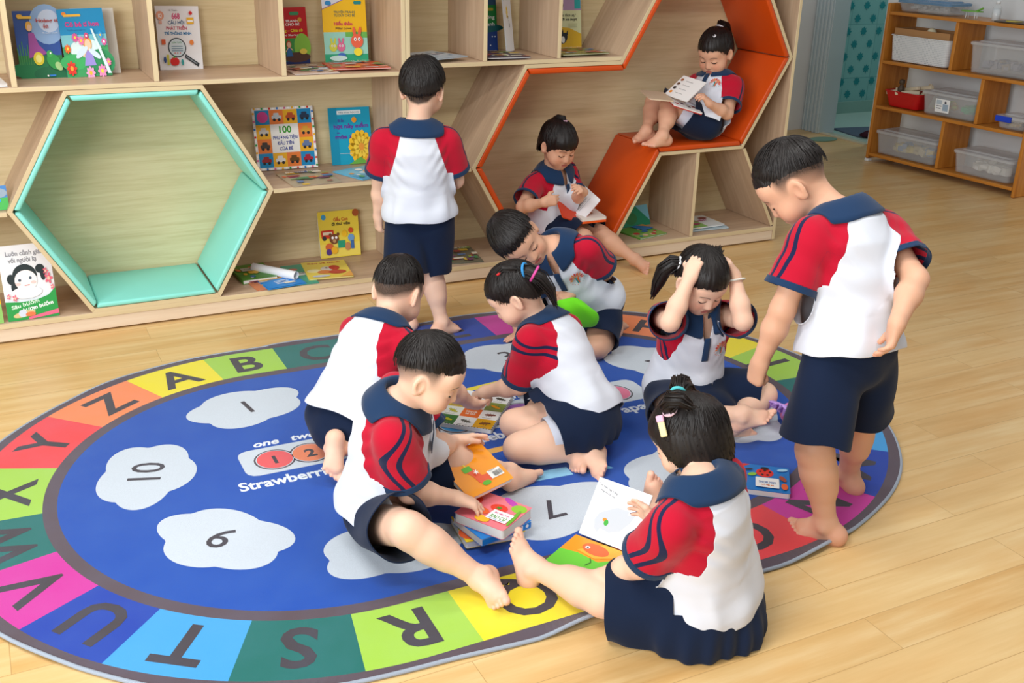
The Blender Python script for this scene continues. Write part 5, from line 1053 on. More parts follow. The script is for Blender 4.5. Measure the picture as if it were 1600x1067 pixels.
HL = {  # hairline height by direction from the face (0 = front, 180 = nape)
 'boy': [(0, .060), (35, .056), (55, .042), (70, .014), (80, .008), (90, .020), (102, .012), (115, -.016), (140, -.040), (180, -.050)],
 'fadecut': [(0, .058), (30, .055), (50, .050), (64, .044), (80, .042), (100, .036), (125, .018), (150, .0), (180, -.008)],
 'bob': [(0, .016), (30, .018), (48, .012), (66, -.03), (78, -.066), (88, -.082), (110, -.096), (180, -.104)],
 'bowl': [(0, .024), (34, .022), (52, .01), (64, -.012), (76, -.020), (88, .010), (100, .0), (112, -.04), (140, -.072), (180, -.082)],
 'tied': [(0, .050), (35, .046), (55, .032), (72, .0), (84, .008), (96, .012), (108, -.012), (130, -.04), (180, -.052)]}
def hairline(style, L):
    al = np.degrees(np.arctan2(np.abs(L[:, 0]) * 1.18, L[:, 1] + .008)); t = HL[style]; return L[:, 2] - np.interp(al, [a for a, _ in t], [b for _, b in t])
def ear_open(style, L):
    e = np.stack([np.abs(L[:, 0]) - .075, L[:, 1] + .004, L[:, 2] + .010], 1); return np.sqrt((e[:, 1] / .020) ** 2 + (e[:, 2] / .030) ** 2) - 1
def make_hair(R, K, body, seed):
    st = K['hair']; H, c, q = R['H'], R['hc'], R['hs']; w = lambda x, y, z: c + (np.array([x, y, z]) * q) @ H; rg = np.random.default_rng(seed)
    th = K.get('hth', .010)
    sw = .08 if st == 'fadecut' else .7
    P = [Ell(w(0, -.011, .0275), H, np.array([.0705 + th * sw, .087 + th * (.35 if st == 'fadecut' else 1), .078 + th * 1.15]) * q)]
    if st in ('bob', 'bowl'):
        P.append(Ell(w(0, -.026, -.030 if st == 'bob' else -.018), H, np.array([.0790, .074, .082 if st == 'bob' else .074]) * q, .03 * q)); P += [Ell(w(sd * .052, .012, -.022), H, np.array([.030, .052, .062]) * q, .03 * q) for sd in (1, -1)] if st == 'bob' else []
        P.append(Ell(w(0, .040, .042), H, np.array([.062, .052, .048]) * q, .02 * q))
    else:
        P.append(Ell(w(0, -.040, -.010), H, np.array([.066, .058, .062]) * q * (.90 if st == 'fadecut' else 1), .03 * q)); P.append(Ell(w(0, .033, .047), H, np.array([.056, .045, .044]) * q, .025 * q))
    if st in ('boy', 'fadecut') and K.get('fringe'): P.append(Ell(w(0, .046, .055), H, np.array([.044, .037, .029]) * q, .02 * q))
    V, Q = surf(P, .0034, kg=0); L = head_local(R, V)
    cr = np.array([0, -.045, .085])
    def flow(L):
        d = L - cr; rho = np.sqrt((d ** 2).sum(1)); a = np.arctan2(d[:, 0], d[:, 1]); return a, rho
    a, rho = flow(L); nse = sum(np.sin(a * f + ph + rho * 30 * sg) for f, ph, sg in ((9, .3, 1), (17, 1.1, -1), (31, 2.0, 1), (47, .7, -1))) / 4
    nrm = nz_rows(L - np.array([0, -.01, .02])); amp = .0008 if st in ('boy', 'fadecut') else .0016
    V = V + (nrm * (nse * amp * q)[:, None]) @ H
    jag = .35 if st == 'fadecut' else 1
    d1 = hairline(st, L) + jag * (.0035 * np.sin(a * 37) + .002 * np.sin(a * 71 + 1))
    if st in ('boy', 'tied', 'bowl', 'fadecut'): d1 = np.minimum(d1, ear_open(st, L) * .02)
    if st in ('fadecut', 'boy'):
        sc, sr = np.array([0, -.010, .026]), np.array([.0700, .0860, .0770]); kq = np.sqrt((((L - sc) / sr) ** 2).sum(1)); tgt = sc + (L - sc) / kq[:, None] * 1.006
        w_ = np.clip(d1 / (.040 if st == 'fadecut' else .022), 0, 1); w_ = w_ * w_ * (3 - 2 * w_); w_ = np.maximum(w_, np.clip((L[:, 1] - .035) / .03, 0, .75)); L2 = tgt + (L - tgt) * w_[:, None]; V = V + ((L2 - L) * q) @ H; L = L2
    hu = np.stack([np.cos(a), np.sin(a), rho * 6], 1)
    T = tris(Q); V2, F2, (hu2,) = clip_mesh(V, T, d1, [hu])
    # loose locks that break up the outline
    mb_v = [V2]; mb_f = [F2]; mb_h = [hu2]; base = len(V2)
    ns = K.get('locks', 620); side_ok = (L[:, 1] > .035) | (d1 > .022) if st in ('fadecut', 'boy') else (rho > 0)
    cand = np.where((d1 > .002) & (rho > .03) & side_ok)[0]; cand = rg.choice(cand, ns)
    for ci in cand:
        p = L[ci]; aa, rr = a[ci], rho[ci]; steps = 5; pts = []; reach = min(.045, max(.012, d1[ci] + rg.uniform(-.008, .009)))
        tang = nz((p - cr) - nrm[ci] * ((p - cr) @ nrm[ci])); side = np.cross(nrm[ci], tang); cur = p + nrm[ci] * .0004; dirv = tang + side * rg.normal(0, .12)
        for k in range(steps):
            pts.append(cur.copy()); cur = cur + dirv * reach / (steps - 1); o = cur - np.array([0, -.011, .0275 - (.02 if st in ('bob', 'bowl') and cur[2] < 0 else 0)])
            rad = np.array([.0705 + th * sw, .087 + th * (.35 if st == 'fadecut' else 1), .078 + th * 1.15]); kk = np.sqrt(((o / rad) ** 2).sum())
            if cur[2] > 0 or st not in ('bob', 'bowl'):
                if kk < 1.0: cur = cur + o * (1.012 / kk - 1)
                elif kk > 1.035: cur = cur + o * (1.03 / kk - 1)
            nn = nz(o / rad ** 2); dirv = nz(dirv - nn * (dirv @ nn)) if cur[2] > 0 else nz(dirv * .7 + np.array([0, 0, -.5]))
        wd = rg.uniform(.0009, .0019); vs = []
        for k, pt in enumerate(pts):
            t_ = pts[min(k + 1, steps - 1)] - pts[max(k - 1, 0)]; sd = nz(np.cross(t_, nrm[ci])); wk = wd * (1 - .8 * (k / (steps - 1)) ** 2)
            vs += [pt + sd * wk, pt + nrm[ci] * .0010, pt - sd * wk]
        vs = c + (np.array(vs) * q) @ H; fs = []
        for k in range(steps - 1):
            i = k * 3
            for u in ((i, i + 3, i + 4), (i, i + 4, i + 1), (i + 1, i + 4, i + 5), (i + 1, i + 5, i + 2)): fs.append(u)
        mb_v.append(vs); mb_f.append(np.array(fs) + base); mb_h.append(np.stack([np.full(len(vs), math.cos(aa)), np.full(len(vs), math.sin(aa)), np.repeat(np.linspace(rr, rr + reach, steps), 3) * 6], 1)); base += len(vs)
    o = np_mesh('hair', np.concatenate(mb_v), np.concatenate(mb_f), [M_['hair']], True, {'hu': np.concatenate(mb_h)}, body)
    return o
def nz_rows(A): return A / (np.linalg.norm(A, axis=1, keepdims=True) + 1e-12)
def tail(R, body, pts, rads, seed, name='ponytail', n=46, parent=None):
    """a bunch of hair along head-local points"""
    rg = np.random.default_rng(seed); H, c, q = R['H'], R['hc'], R['hs']; W_ = [c + (np.array(p) * q) @ H for p in pts]; mb = MB(); k = len(W_)
    mb.tube(W_, [r * q * .82 for r in rads], 10, up=(.3, .2, .9))
    for i in range(n):
        a, b = rg.uniform(0, 2 * math.pi), rg.uniform(.5, 1.05); cut = rg.integers(max(2, k - 2), k + 1); P = []
        for j in range(cut):
            t = nz(W_[min(j + 1, k - 1)] - W_[max(j - 1, 0)]); u = nz(np.cross(t, [.3, .2, .9])); v = np.cross(u, t); P.append(W_[j] + (u * math.cos(a + .15 * j) + v * math.sin(a + .15 * j)) * rads[j] * q * b)
        if cut == k: P.append(P[-1] + nz(P[-1] - P[-2]) * rg.uniform(.004, .022) * q + rg.normal(0, .003, 3))
        mb.tube(P, [.0024 * q] * (len(P) - 1) + [.0005], 4, cap=False)
    o = mb.obj(name, M_['hair'], parent or body, smooth=True)
    co = np.array(mb.v); at = o.data.attributes.new('hu', 'FLOAT_VECTOR', 'POINT'); at.data.foreach_set('vector', (co * 3).astype(np.float32).ravel()); return o
def ring_mesh(name, c, axis, r, tube, mat, parent, n=20, squash=None):
    M = Vector(axis).to_track_quat('Z', 'Y').to_matrix().to_4x4(); M.translation = Vector(c); mb = MB()
    mb.tube([M @ Vector((r * math.cos(2 * math.pi * k / n), r * (squash or 1) * math.sin(2 * math.pi * k / n), 0)) for k in range(n + 1)], tube, 8, cap=False); return mb.obj(name, mat, parent, smooth=True)

def build_kid(key, K, label):
    R = rig(K); J, s = R['J'], R['s']; up, l, f, pl, pf = R['up'], R['l'], R['f'], R['pl'], R['pf']; seed = abs(hash(key)) % 1000 if False else sum(map(ord, key)) * 7
    h = K.get('res', .0030)
    rows = trunk_rows(R, K)
    # ---- skin: one continuous body
    P = [Spine([(p, la, a - .011 * s, b - .011 * s) for p, la, a, b in rows], 0, 0)]
    P += [p for p in head_prims(R, 0, K)]; P[1].k = .0
    A = [arm_prims(R, K, 1, 'L'), arm_prims(R, K, 2, 'R')]; Lg = [leg_prims(R, K, 3, 'L'), leg_prims(R, K, 4, 'R')]
    P += A[0] + A[1] + Lg[0] + Lg[1]
    V, Q = surf(P, h, kg=.012 * s); V, Q, _ = largest(V, Q, 300)
    HLc = head_local(R, V); dh = np.min([p.d(V) for p in head_prims(R, 0, K) if not p.sub], 0); da_ = np.min([p.d(V) for p in A[0] + A[1]], 0); far = (np.abs(HLc) > .14).any(1) | (da_ < dh - .001); hp = np.where(far[:, None], np.array([0, -1., 0]), HLc)
    fade = np.zeros(len(V))
    if K['hair'] == 'boy':
        d = hairline('boy', HLc) + .012; fd = K.get('fade', .02); fade = np.clip(d / fd, 0, 1) * (HLc[:, 1] < .055) * np.clip(ear_open('boy', HLc) * 3, 0, 1); fade[far] = 0
    elif K['hair'] == 'fadecut':
        d = hairline('fadecut', HLc) + .052; lim = np.clip((HLc[:, 2] + .062) / .03, 0, 1) * np.clip((.045 - HLc[:, 1]) / .02, 0, 1); fade = np.clip(d / K.get('fade', .05), 0, 1) * lim * np.clip(ear_open('boy', HLc) * 3, 0, 1); fade[far] = 0
    elif K['hair'] == 'tied': d = hairline('tied', HLc) + .006; fade = np.clip(d / .014, 0, 1) * np.clip(ear_open('tied', HLc) * 3, 0, 1); fade[far] = 0
    else: d = hairline('bowl', HLc) ; fade = np.clip(d / .01, 0, 1) * (HLc[:, 1] < .04) * np.clip(ear_open('tied', HLc) * 3, 0, 1); fade[far] = 0
    nail = np.zeros(len(V)); pink = np.zeros(len(V))
    for p, n_, r in R['tips']:
        d = V - p; q = d @ n_; rad = np.sqrt(np.maximum(0, (d * d).sum(1) - q * q)); nail = np.maximum(nail, ((rad < r * .85) & (q > r * .25) & (q < r * 1.6)) * 1.0); pink = np.maximum(pink, np.clip(1.3 - np.sqrt((d * d).sum(1)) / (r * 2.0), 0, 1) * .8)
    for p, r in R['pink']: pink = np.maximum(pink, np.clip(1.4 - np.linalg.norm(V - p, axis=1) / r, 0, 1))
    body = np_mesh('person', V, Q, [M_[K.get('skin', 'skin')]], True, {'hp': hp, 'fade': fade, 'nail': nail, 'pink': pink}); tag(body, label, 'person', 'children in navy, white and red uniforms')
    # ---- polo shirt
    grow = K.get('grow', .012) * s; sl = K.get('sleeve', .128) * s; S = [Spine([(p, la, a * (1.34, 1.28, 1.13, 1.02, 1, 1, 1)[i], b * (1.26, 1.20, 1.08, 1, 1, 1, 1)[i]) for i, (p, la, a, b) in enumerate(rows)], 0, 0, grow)]
    arms = []
    for side, sg in (('L', 1), ('R', -1)):
        sh, el = J['sh' + side], J['el' + side]; d = nz(el - sh); arms.append((sh, d, sg)); S.append(Cone(sh - d * .004, sh + d * (sl + .03 * s), .047 * s, .064 * s, .022 * s, 0)); S.append(Cone(J['neck'] - up * .03 * s + l * sg * .03 * s, sh + d * .02, .037 * s, .043 * s, .03 * s, 0))
    S += [Ell(*e) for e in K.get('shirt_extra', [])]
    fold = K.get('fold', .0055); ph = seed * .37
    cl = K.get('crease')
    def disp(Pq):
        w = Pq - J['pel']; z = (w @ up) / s; x = (w @ l) / s; y = (w @ f) / s
        e = np.exp(-((z - .07) / .075) ** 2) * np.exp(-(np.maximum(np.abs(x) - .095, 0) / .015) ** 2); a = fold * s * e * (np.sin(x * 62 + 9 * z + ph) * .6 + np.sin(y * 71 - 14 * z + 1.3 * ph) * .5 + np.sin((x + y) * 38 + 22 * z + ph) * .6)
        e2 = np.exp(-((np.abs(x) - .1) / .05) ** 2) * np.exp(-((z - .24) / .08) ** 2); a += .0025 * s * e2 * np.exp(-(np.maximum(np.abs(x) - .095, 0) / .015) ** 2) * np.sin((z * 1.0 - np.abs(x) * 1.2) * 120 + ph)
        a += .0022 * s * np.sin(z * 26 + 11 * x + ph) * np.sin(x * 19 + y * 23 + 2 * ph)
        for sh, d, sg in arms:
            t = (Pq - sh) @ d / s; r2 = ((Pq - sh) ** 2).sum(-1) / s ** 2; a += .0012 * s * np.exp(-((t - .07) / .06) ** 2) * (r2 < .05) * np.sin(t * 85 + x * 30 + ph)
        return a
    SV, SQ = surf(S, max(h, .0036), disp=disp, kg=0)
    T = tris(SQ); hem_up = nz(J['pel'] * 0 + rows[2][0] - rows[0][0]); hem = (K.get('hem', .035) - .045) * s
    w = SV - J['pel']; xl = (w @ l); wob = .004 * s * np.sin(xl / s * 34 + ph) + .003 * s * np.sin((w @ f) / s * 55)
    d_hem = w @ hem_up - hem - wob
    sp_d = S[0].d(SV); f_arm = np.full(len(SV), -1.0); t_arm = np.zeros(len(SV)); stripe = np.full(len(SV), .2); d_end = np.full(len(SV), 1.0)
    z_n = (SV - J['neck']) @ up / s; x_n = (SV - J['neck']) @ l / s; y_n = (SV - J['neck']) @ f / s
    for side, (sh, d, sg) in zip('LR', arms):
        wv = SV - sh; t = wv @ d; ax = wv - t[:, None] * d; da = np.linalg.norm(ax, axis=1) - .052 * s; lat = sg * x_n
        fa = sp_d - np.where(t > -.02 * s, da, .2) - .004 - .022 * s * np.clip(1 - sp_d / (.02 * s), 0, 1); line = .054 + .30 * np.clip(-z_n, 0, .2) + .0; fr = np.where((z_n > -.17) & (lat > 0), (lat - line) * s, -1); fa = np.where((t < .0) | (lat < .02), np.minimum(fa, (lat - .05) * s), fa)
        fc = fa; fa = np.where(sp_d < .012 * s, np.minimum(fa, sl - t), fa)
        fs = np.maximum(fa, fr); upd = fs > f_arm; f_arm = np.where(upd, fs, f_arm); t_arm = np.where(upd, t, t_arm)
        tow = J['neck'] + up * .02 * s - sh; top = l * sg + up * .6; top = nz(top - d * (top @ d)); n1 = nz(np.cross(d, top)); n0 = nz(np.cross(top, tow)); n0 = n0 if n0 @ n1 > 0 else -n0
        near = (lat > .0) | (da < .03 * s); bl = np.clip((t / s + .04) / .17, 0, 1); bl = bl * bl * (3 - 2 * bl); st_ = ((wv @ n1) * bl + (wv @ n0) * (1 - bl)) / s
        stripe = np.where(near & ((ax @ top > -.012 * s) | (t < .02 * s)) & (fs > -.02 * s), st_, stripe)
        d_end = np.where(near & (t > .04 * s) & (da < .06 * s), np.minimum(d_end, np.maximum(sl - t, -fc * 1.5)), d_end)
    nax = nz(up * .75 + .25 * nz(R['hc'] - J['neck'])); wn = SV - (J['neck'] - up * .012 * s); hz = wn @ nax; rr = np.linalg.norm(wn - hz[:, None] * nax, axis=1)
    d_neck = np.where(hz > -.03 * s, rr - .047 * s, 1.0); d_neck = np.minimum(d_neck, np.maximum(.010 * s - hz, (rr - .085 * s) * 2)); vx = x_n; d_v = np.where((y_n > 0) & (z_n > -.085), np.abs(vx) - np.clip(.020 + .25 * (z_n + .02), 0.0, .04), .1) * s
    keep = np.minimum(np.minimum(d_hem, d_end), np.minimum(d_neck, d_v))
    V1, F1, (fa1, st1, ta1) = clip_mesh(SV, T, keep, [f_arm, stripe, t_arm])
    Vt, Ft, _ = clip_mesh(V1, F1, -fa1); Vt, Ft, _ = largest(Vt, Ft, 150)
    shirt = np_mesh('polo_shirt', Vt, Ft, [M_['white_cloth']], True, None, body); sm = shirt.modifiers.new('thickness', 'SOLIDIFY'); sm.thickness = .0022; sm.offset = -1
    Vs, Fs, (sts, tas) = clip_mesh(V1, F1, fa1, [st1, ta1])
    for sg in (1, -1):
        m = sg * ((Vs - J['neck']) @ l) + (.0)
        Vx, Fx, (sx, tx) = clip_mesh(Vs, Fs, m, [sts, tas])
        if len(Fx) < 30: continue
        Vx, Fx, us = largest(Vx, Fx, 400); sx, tx = sx[us], tx[us]
        Va, Fa, (sa, _) = clip_mesh(Vx, Fx, sl - .016 * s - tx, [sx, tx]); o = np_mesh('sleeve', Va, Fa, [M_['red_cloth']], True, {'stripe': sa}, shirt); q = o.modifiers.new('thickness', 'SOLIDIFY'); q.thickness = .002; q.offset = -1
        Vc, Fc, _ = clip_mesh(Vx, Fx, tx - (sl - .016 * s), [sx, tx]); Vc, Fc, _ = largest(Vc, Fc, 60)
        if len(Fc) > 10: o = np_mesh('cuff', Vc, Fc, [M_['navy_cloth']], True, None, shirt); q = o.modifiers.new('thickness', 'SOLIDIFY'); q.thickness = .0034; q.offset = .4
    # collar
    fld = lambda X: field(S, X, None, 0)
    def settle(X, off):
        for _ in range(6):
            d0 = fld(X); e = .002; g = np.stack([fld(X + np.eye(3)[i] * e) - fld(X - np.eye(3)[i] * e) for i in range(3)], 1) / (2 * e); g = nz_rows(g); X = X - g * (d0 - off)[:, None]
        return X
    c0 = J['neck'] - up * .008 * s; cl_ = nz(l - nax * (l @ nax)); cf = np.cross(cl_, nax); phs = np.radians(np.linspace(13, 347, 60)); grid = []
    for ρ, hh in ((.93, .004), (.95, .034), (1.06, .038), (1.26, .018), (1.52, -.002), (1.80, -.022)):
        tip = 1 + np.where(ρ > 1.3, .30 * np.exp(-((np.minimum(phs, 2 * math.pi - phs) - .38) / .28) ** 2), 0)
        grid.append(c0 + (cf * .047 * s)[None] * (ρ * tip * np.cos(phs) * np.where(np.cos(phs) > 0, 1.02, 1))[:, None] + (cl_ * .049 * s)[None] * (ρ * np.sin(phs))[:, None] + nax * (hh - (.016 if hh < .03 else .012) * (np.cos(phs) > 0)[:, None] * np.cos(phs)[:, None]) * s)
    grid[3] = np.where((fld(grid[3]) < .007)[:, None], settle(grid[3], .007), grid[3]); grid[4] = settle(grid[4], .0062); grid[5] = settle(grid[5], .0056); k = len(phs)
    gv = np.concatenate(grid); gf = np.array([(i * k + j, i * k + j + 1, (i + 1) * k + j + 1, (i + 1) * k + j) for i in range(5) for j in range(k - 1)])
    o = np_mesh('collar', gv, gf, [M_['navy_cloth']], True, None, shirt); q = o.modifiers.new('sub', 'SUBSURF'); q.levels = q.render_levels = 1; q = o.modifiers.new('thickness', 'SOLIDIFY'); q.thickness = .003; q.offset = 0
    # placket and breast emblem lie on the cloth
    def onto(x, z, off):
        X = J['neck'] + np.asarray(x)[:, None] * l * s + np.asarray(z)[:, None] * up * s + f * .2 * s
        for _ in range(40): X = X - f * np.maximum(S[0].d(X) - off - .004, -.01)[:, None] * .8
        return X
    if K.get('front', True):
        xs = np.linspace(-.011, .011, 4); zs = np.linspace(-.052, -.135, 14); gx, gz = np.meshgrid(xs, zs); X = onto(gx.ravel(), gz.ravel(), .0030)
        gf = np.array([(i * 4 + j, i * 4 + j + 1, (i + 1) * 4 + j + 1, (i + 1) * 4 + j) for i in range(13) for j in range(3)]); o = np_mesh('placket', X, gf, [M_['navy_cloth']], True, None, shirt); q = o.modifiers.new('thickness', 'SOLIDIFY'); q.thickness = .002
        pr = Print(.0002); cx, cz = .058, -.100
        for a in range(9):
            t = math.radians(-10 + a * 25); pr.disc(cx + .019 * math.cos(t), cz + .019 * math.sin(t), .0062, ['#e0562c', '#c93a34', '#e8843a'][a % 3], .0032, t, 8, k=1)
        for a in range(5): t = math.radians(20 + a * 35); pr.disc(cx + .011 * math.cos(t), cz + .011 * math.sin(t), .004, '#e8843a', .0022, t, 8, k=1)
        pr.poly([(cx - .003, cz - .022), (cx + .001, cz - .022), (cx + .001, cz), (cx - .008, cz + .008), (cx - .004, cz - .004)], '#1f8f8f', k=1); pr.poly([(cx + .001, cz - .022), (cx + .005, cz - .022), (cx + .006, cz - .004), (cx + .010, cz + .008), (cx + .001, cz)], '#d9622c', k=1)
        for a in range(8): t = math.radians(200 + a * 20); pr.rect(cx + .027 * math.cos(t) - .0014, cz + .027 * math.sin(t) - .0014, cx + .027 * math.cos(t) + .0014, cz + .027 * math.sin(t) + .0014, '#e0806a' if a < 4 else '#4aa890', k=1)
        mb = MB(); pts = []
        for vs, fs, col, k_ in pr.items: mb.add([(x, z, 0) for x, z in vs], fs, col)
        X = onto([v[0] for v in mb.v], [v[1] for v in mb.v], .0016); mb.v = [tuple(p) for p in X]; mb.obj('emblem', M_['paint'], shirt)
    # ---- shorts or skirt
    B = [Spine([(p, la, a, b) for p, la, a, b in rows[:4]], 0, 0, .004 * s)]; skirt = K.get('skirt')
    frac = K.get('short', .80); fr_ = {'L': K.get('shortL', frac), 'R': K.get('shortR', frac)}
    for side in 'LR':
        hp_, kn = J['hip' + side], J['kn' + side]; d = kn - hp_; rL = K.get('flare', .078) * s; B.append(Cone(hp_, hp_ + d * (fr_[side] + .2), .070 * s, rL, .022 * s if not skirt else .07 * s, 0))
    for e in K.get('bottom_extra', []): B.append(Cone(np.array(e[0]), np.array(e[1]), e[2], e[3], .05, 0, flat=e[4] if len(e) > 4 else None, fl=e[5] if len(e) > 5 else 1))
    fl = K.get('bfold', .004)
    def disp2(Pq):
        w = Pq - J['pel']; x = w @ pl / s; y = w @ pf / s; z = w[..., 2] / s; a = fl * s * (np.sin(x * 47 + y * 33 + 12 * z + ph) * .5 + np.sin(x * 24 - y * 41 + z * 30 + 2 * ph) * .6)
        if skirt: th = np.arctan2(x, y); a = a * .5 + .004 * s * np.sin(th * 18) * np.clip((.02 - z) * 14, 0, 1)
        return a
    BV, BQ = surf(B, max(h, .0036), disp=disp2, kg=0); T = tris(BQ); w = BV - J['pel']
    dl = {}
    for side in 'LR':
        hp_, kn = J['hip' + side], J['kn' + side]; d = nz(kn - hp_); L = np.linalg.norm(kn - hp_); t = (BV - hp_) @ d; dist = np.linalg.norm(BV - hp_ - np.clip(t, 0, L)[:, None] * d, axis=1); dl[side] = (dist, L * fr_[side] - t + .004 * s * np.sin((BV @ pl) * 60 / s), t - .22 * L)
    dk = np.where(dl['L'][0] < dl['R'][0], dl['L'][1], dl['R'][1]); tl = np.where(dl['L'][0] < dl['R'][0], dl['L'][2], dl['R'][2]); dk = np.minimum(dk, np.maximum(K.get('waist', .055) * s - w @ hem_up, tl))
    if K.get('floor_cut') is not None: dk = np.minimum(dk, BV[:, 2] - K['floor_cut'])
    BV, BF, _ = clip_mesh(BV, T, dk); BV, BF, _ = largest(BV, BF, 150)
    bot = np_mesh('skirt' if skirt else 'shorts', BV, BF, [M_['short_cloth']], True, None, body); q = bot.modifiers.new('thickness', 'SOLIDIFY'); q.thickness = .003; q.offset = -1
    if K.get('under'):
        U = [Spine([(p, la, a * .97, b * .97) for p, la, a, b in rows[:3]], 0, 0, .0)]
        for side in 'LR': hp_, kn = J['hip' + side], J['kn' + side]; U.append(Cone(hp_, hp_ + (kn - hp_) * .75, .0655 * s, .0575 * s, .015, 0))
        UV, UQ = surf(U, .0045, kg=0); T = tris(UQ); du = np.full(len(UV), -1.0)
        dd = []
        for side in 'LR': hp_, kn = J['hip' + side], J['kn' + side]; d = nz(kn - hp_); L = np.linalg.norm(kn - hp_); t = (UV - hp_) @ d; dd.append((np.linalg.norm(UV - hp_ - np.clip(t, 0, L)[:, None] * d, axis=1), K['under'] * L - t))
        du = np.where(dd[0][0] < dd[1][0], dd[0][1], dd[1][1]); UV, UF, _ = clip_mesh(UV, T, np.minimum(du, .05 * s - (UV - J['pel']) @ hem_up)); o = np_mesh('undershorts', UV, UF, [M_['white_under']], True, None, body)
    # ---- hair
    R['hair'] = make_hair(R, K, body, seed); R['body'] = body; R['shirt'] = shirt; R['bot'] = bot
    return R

ONLY = None
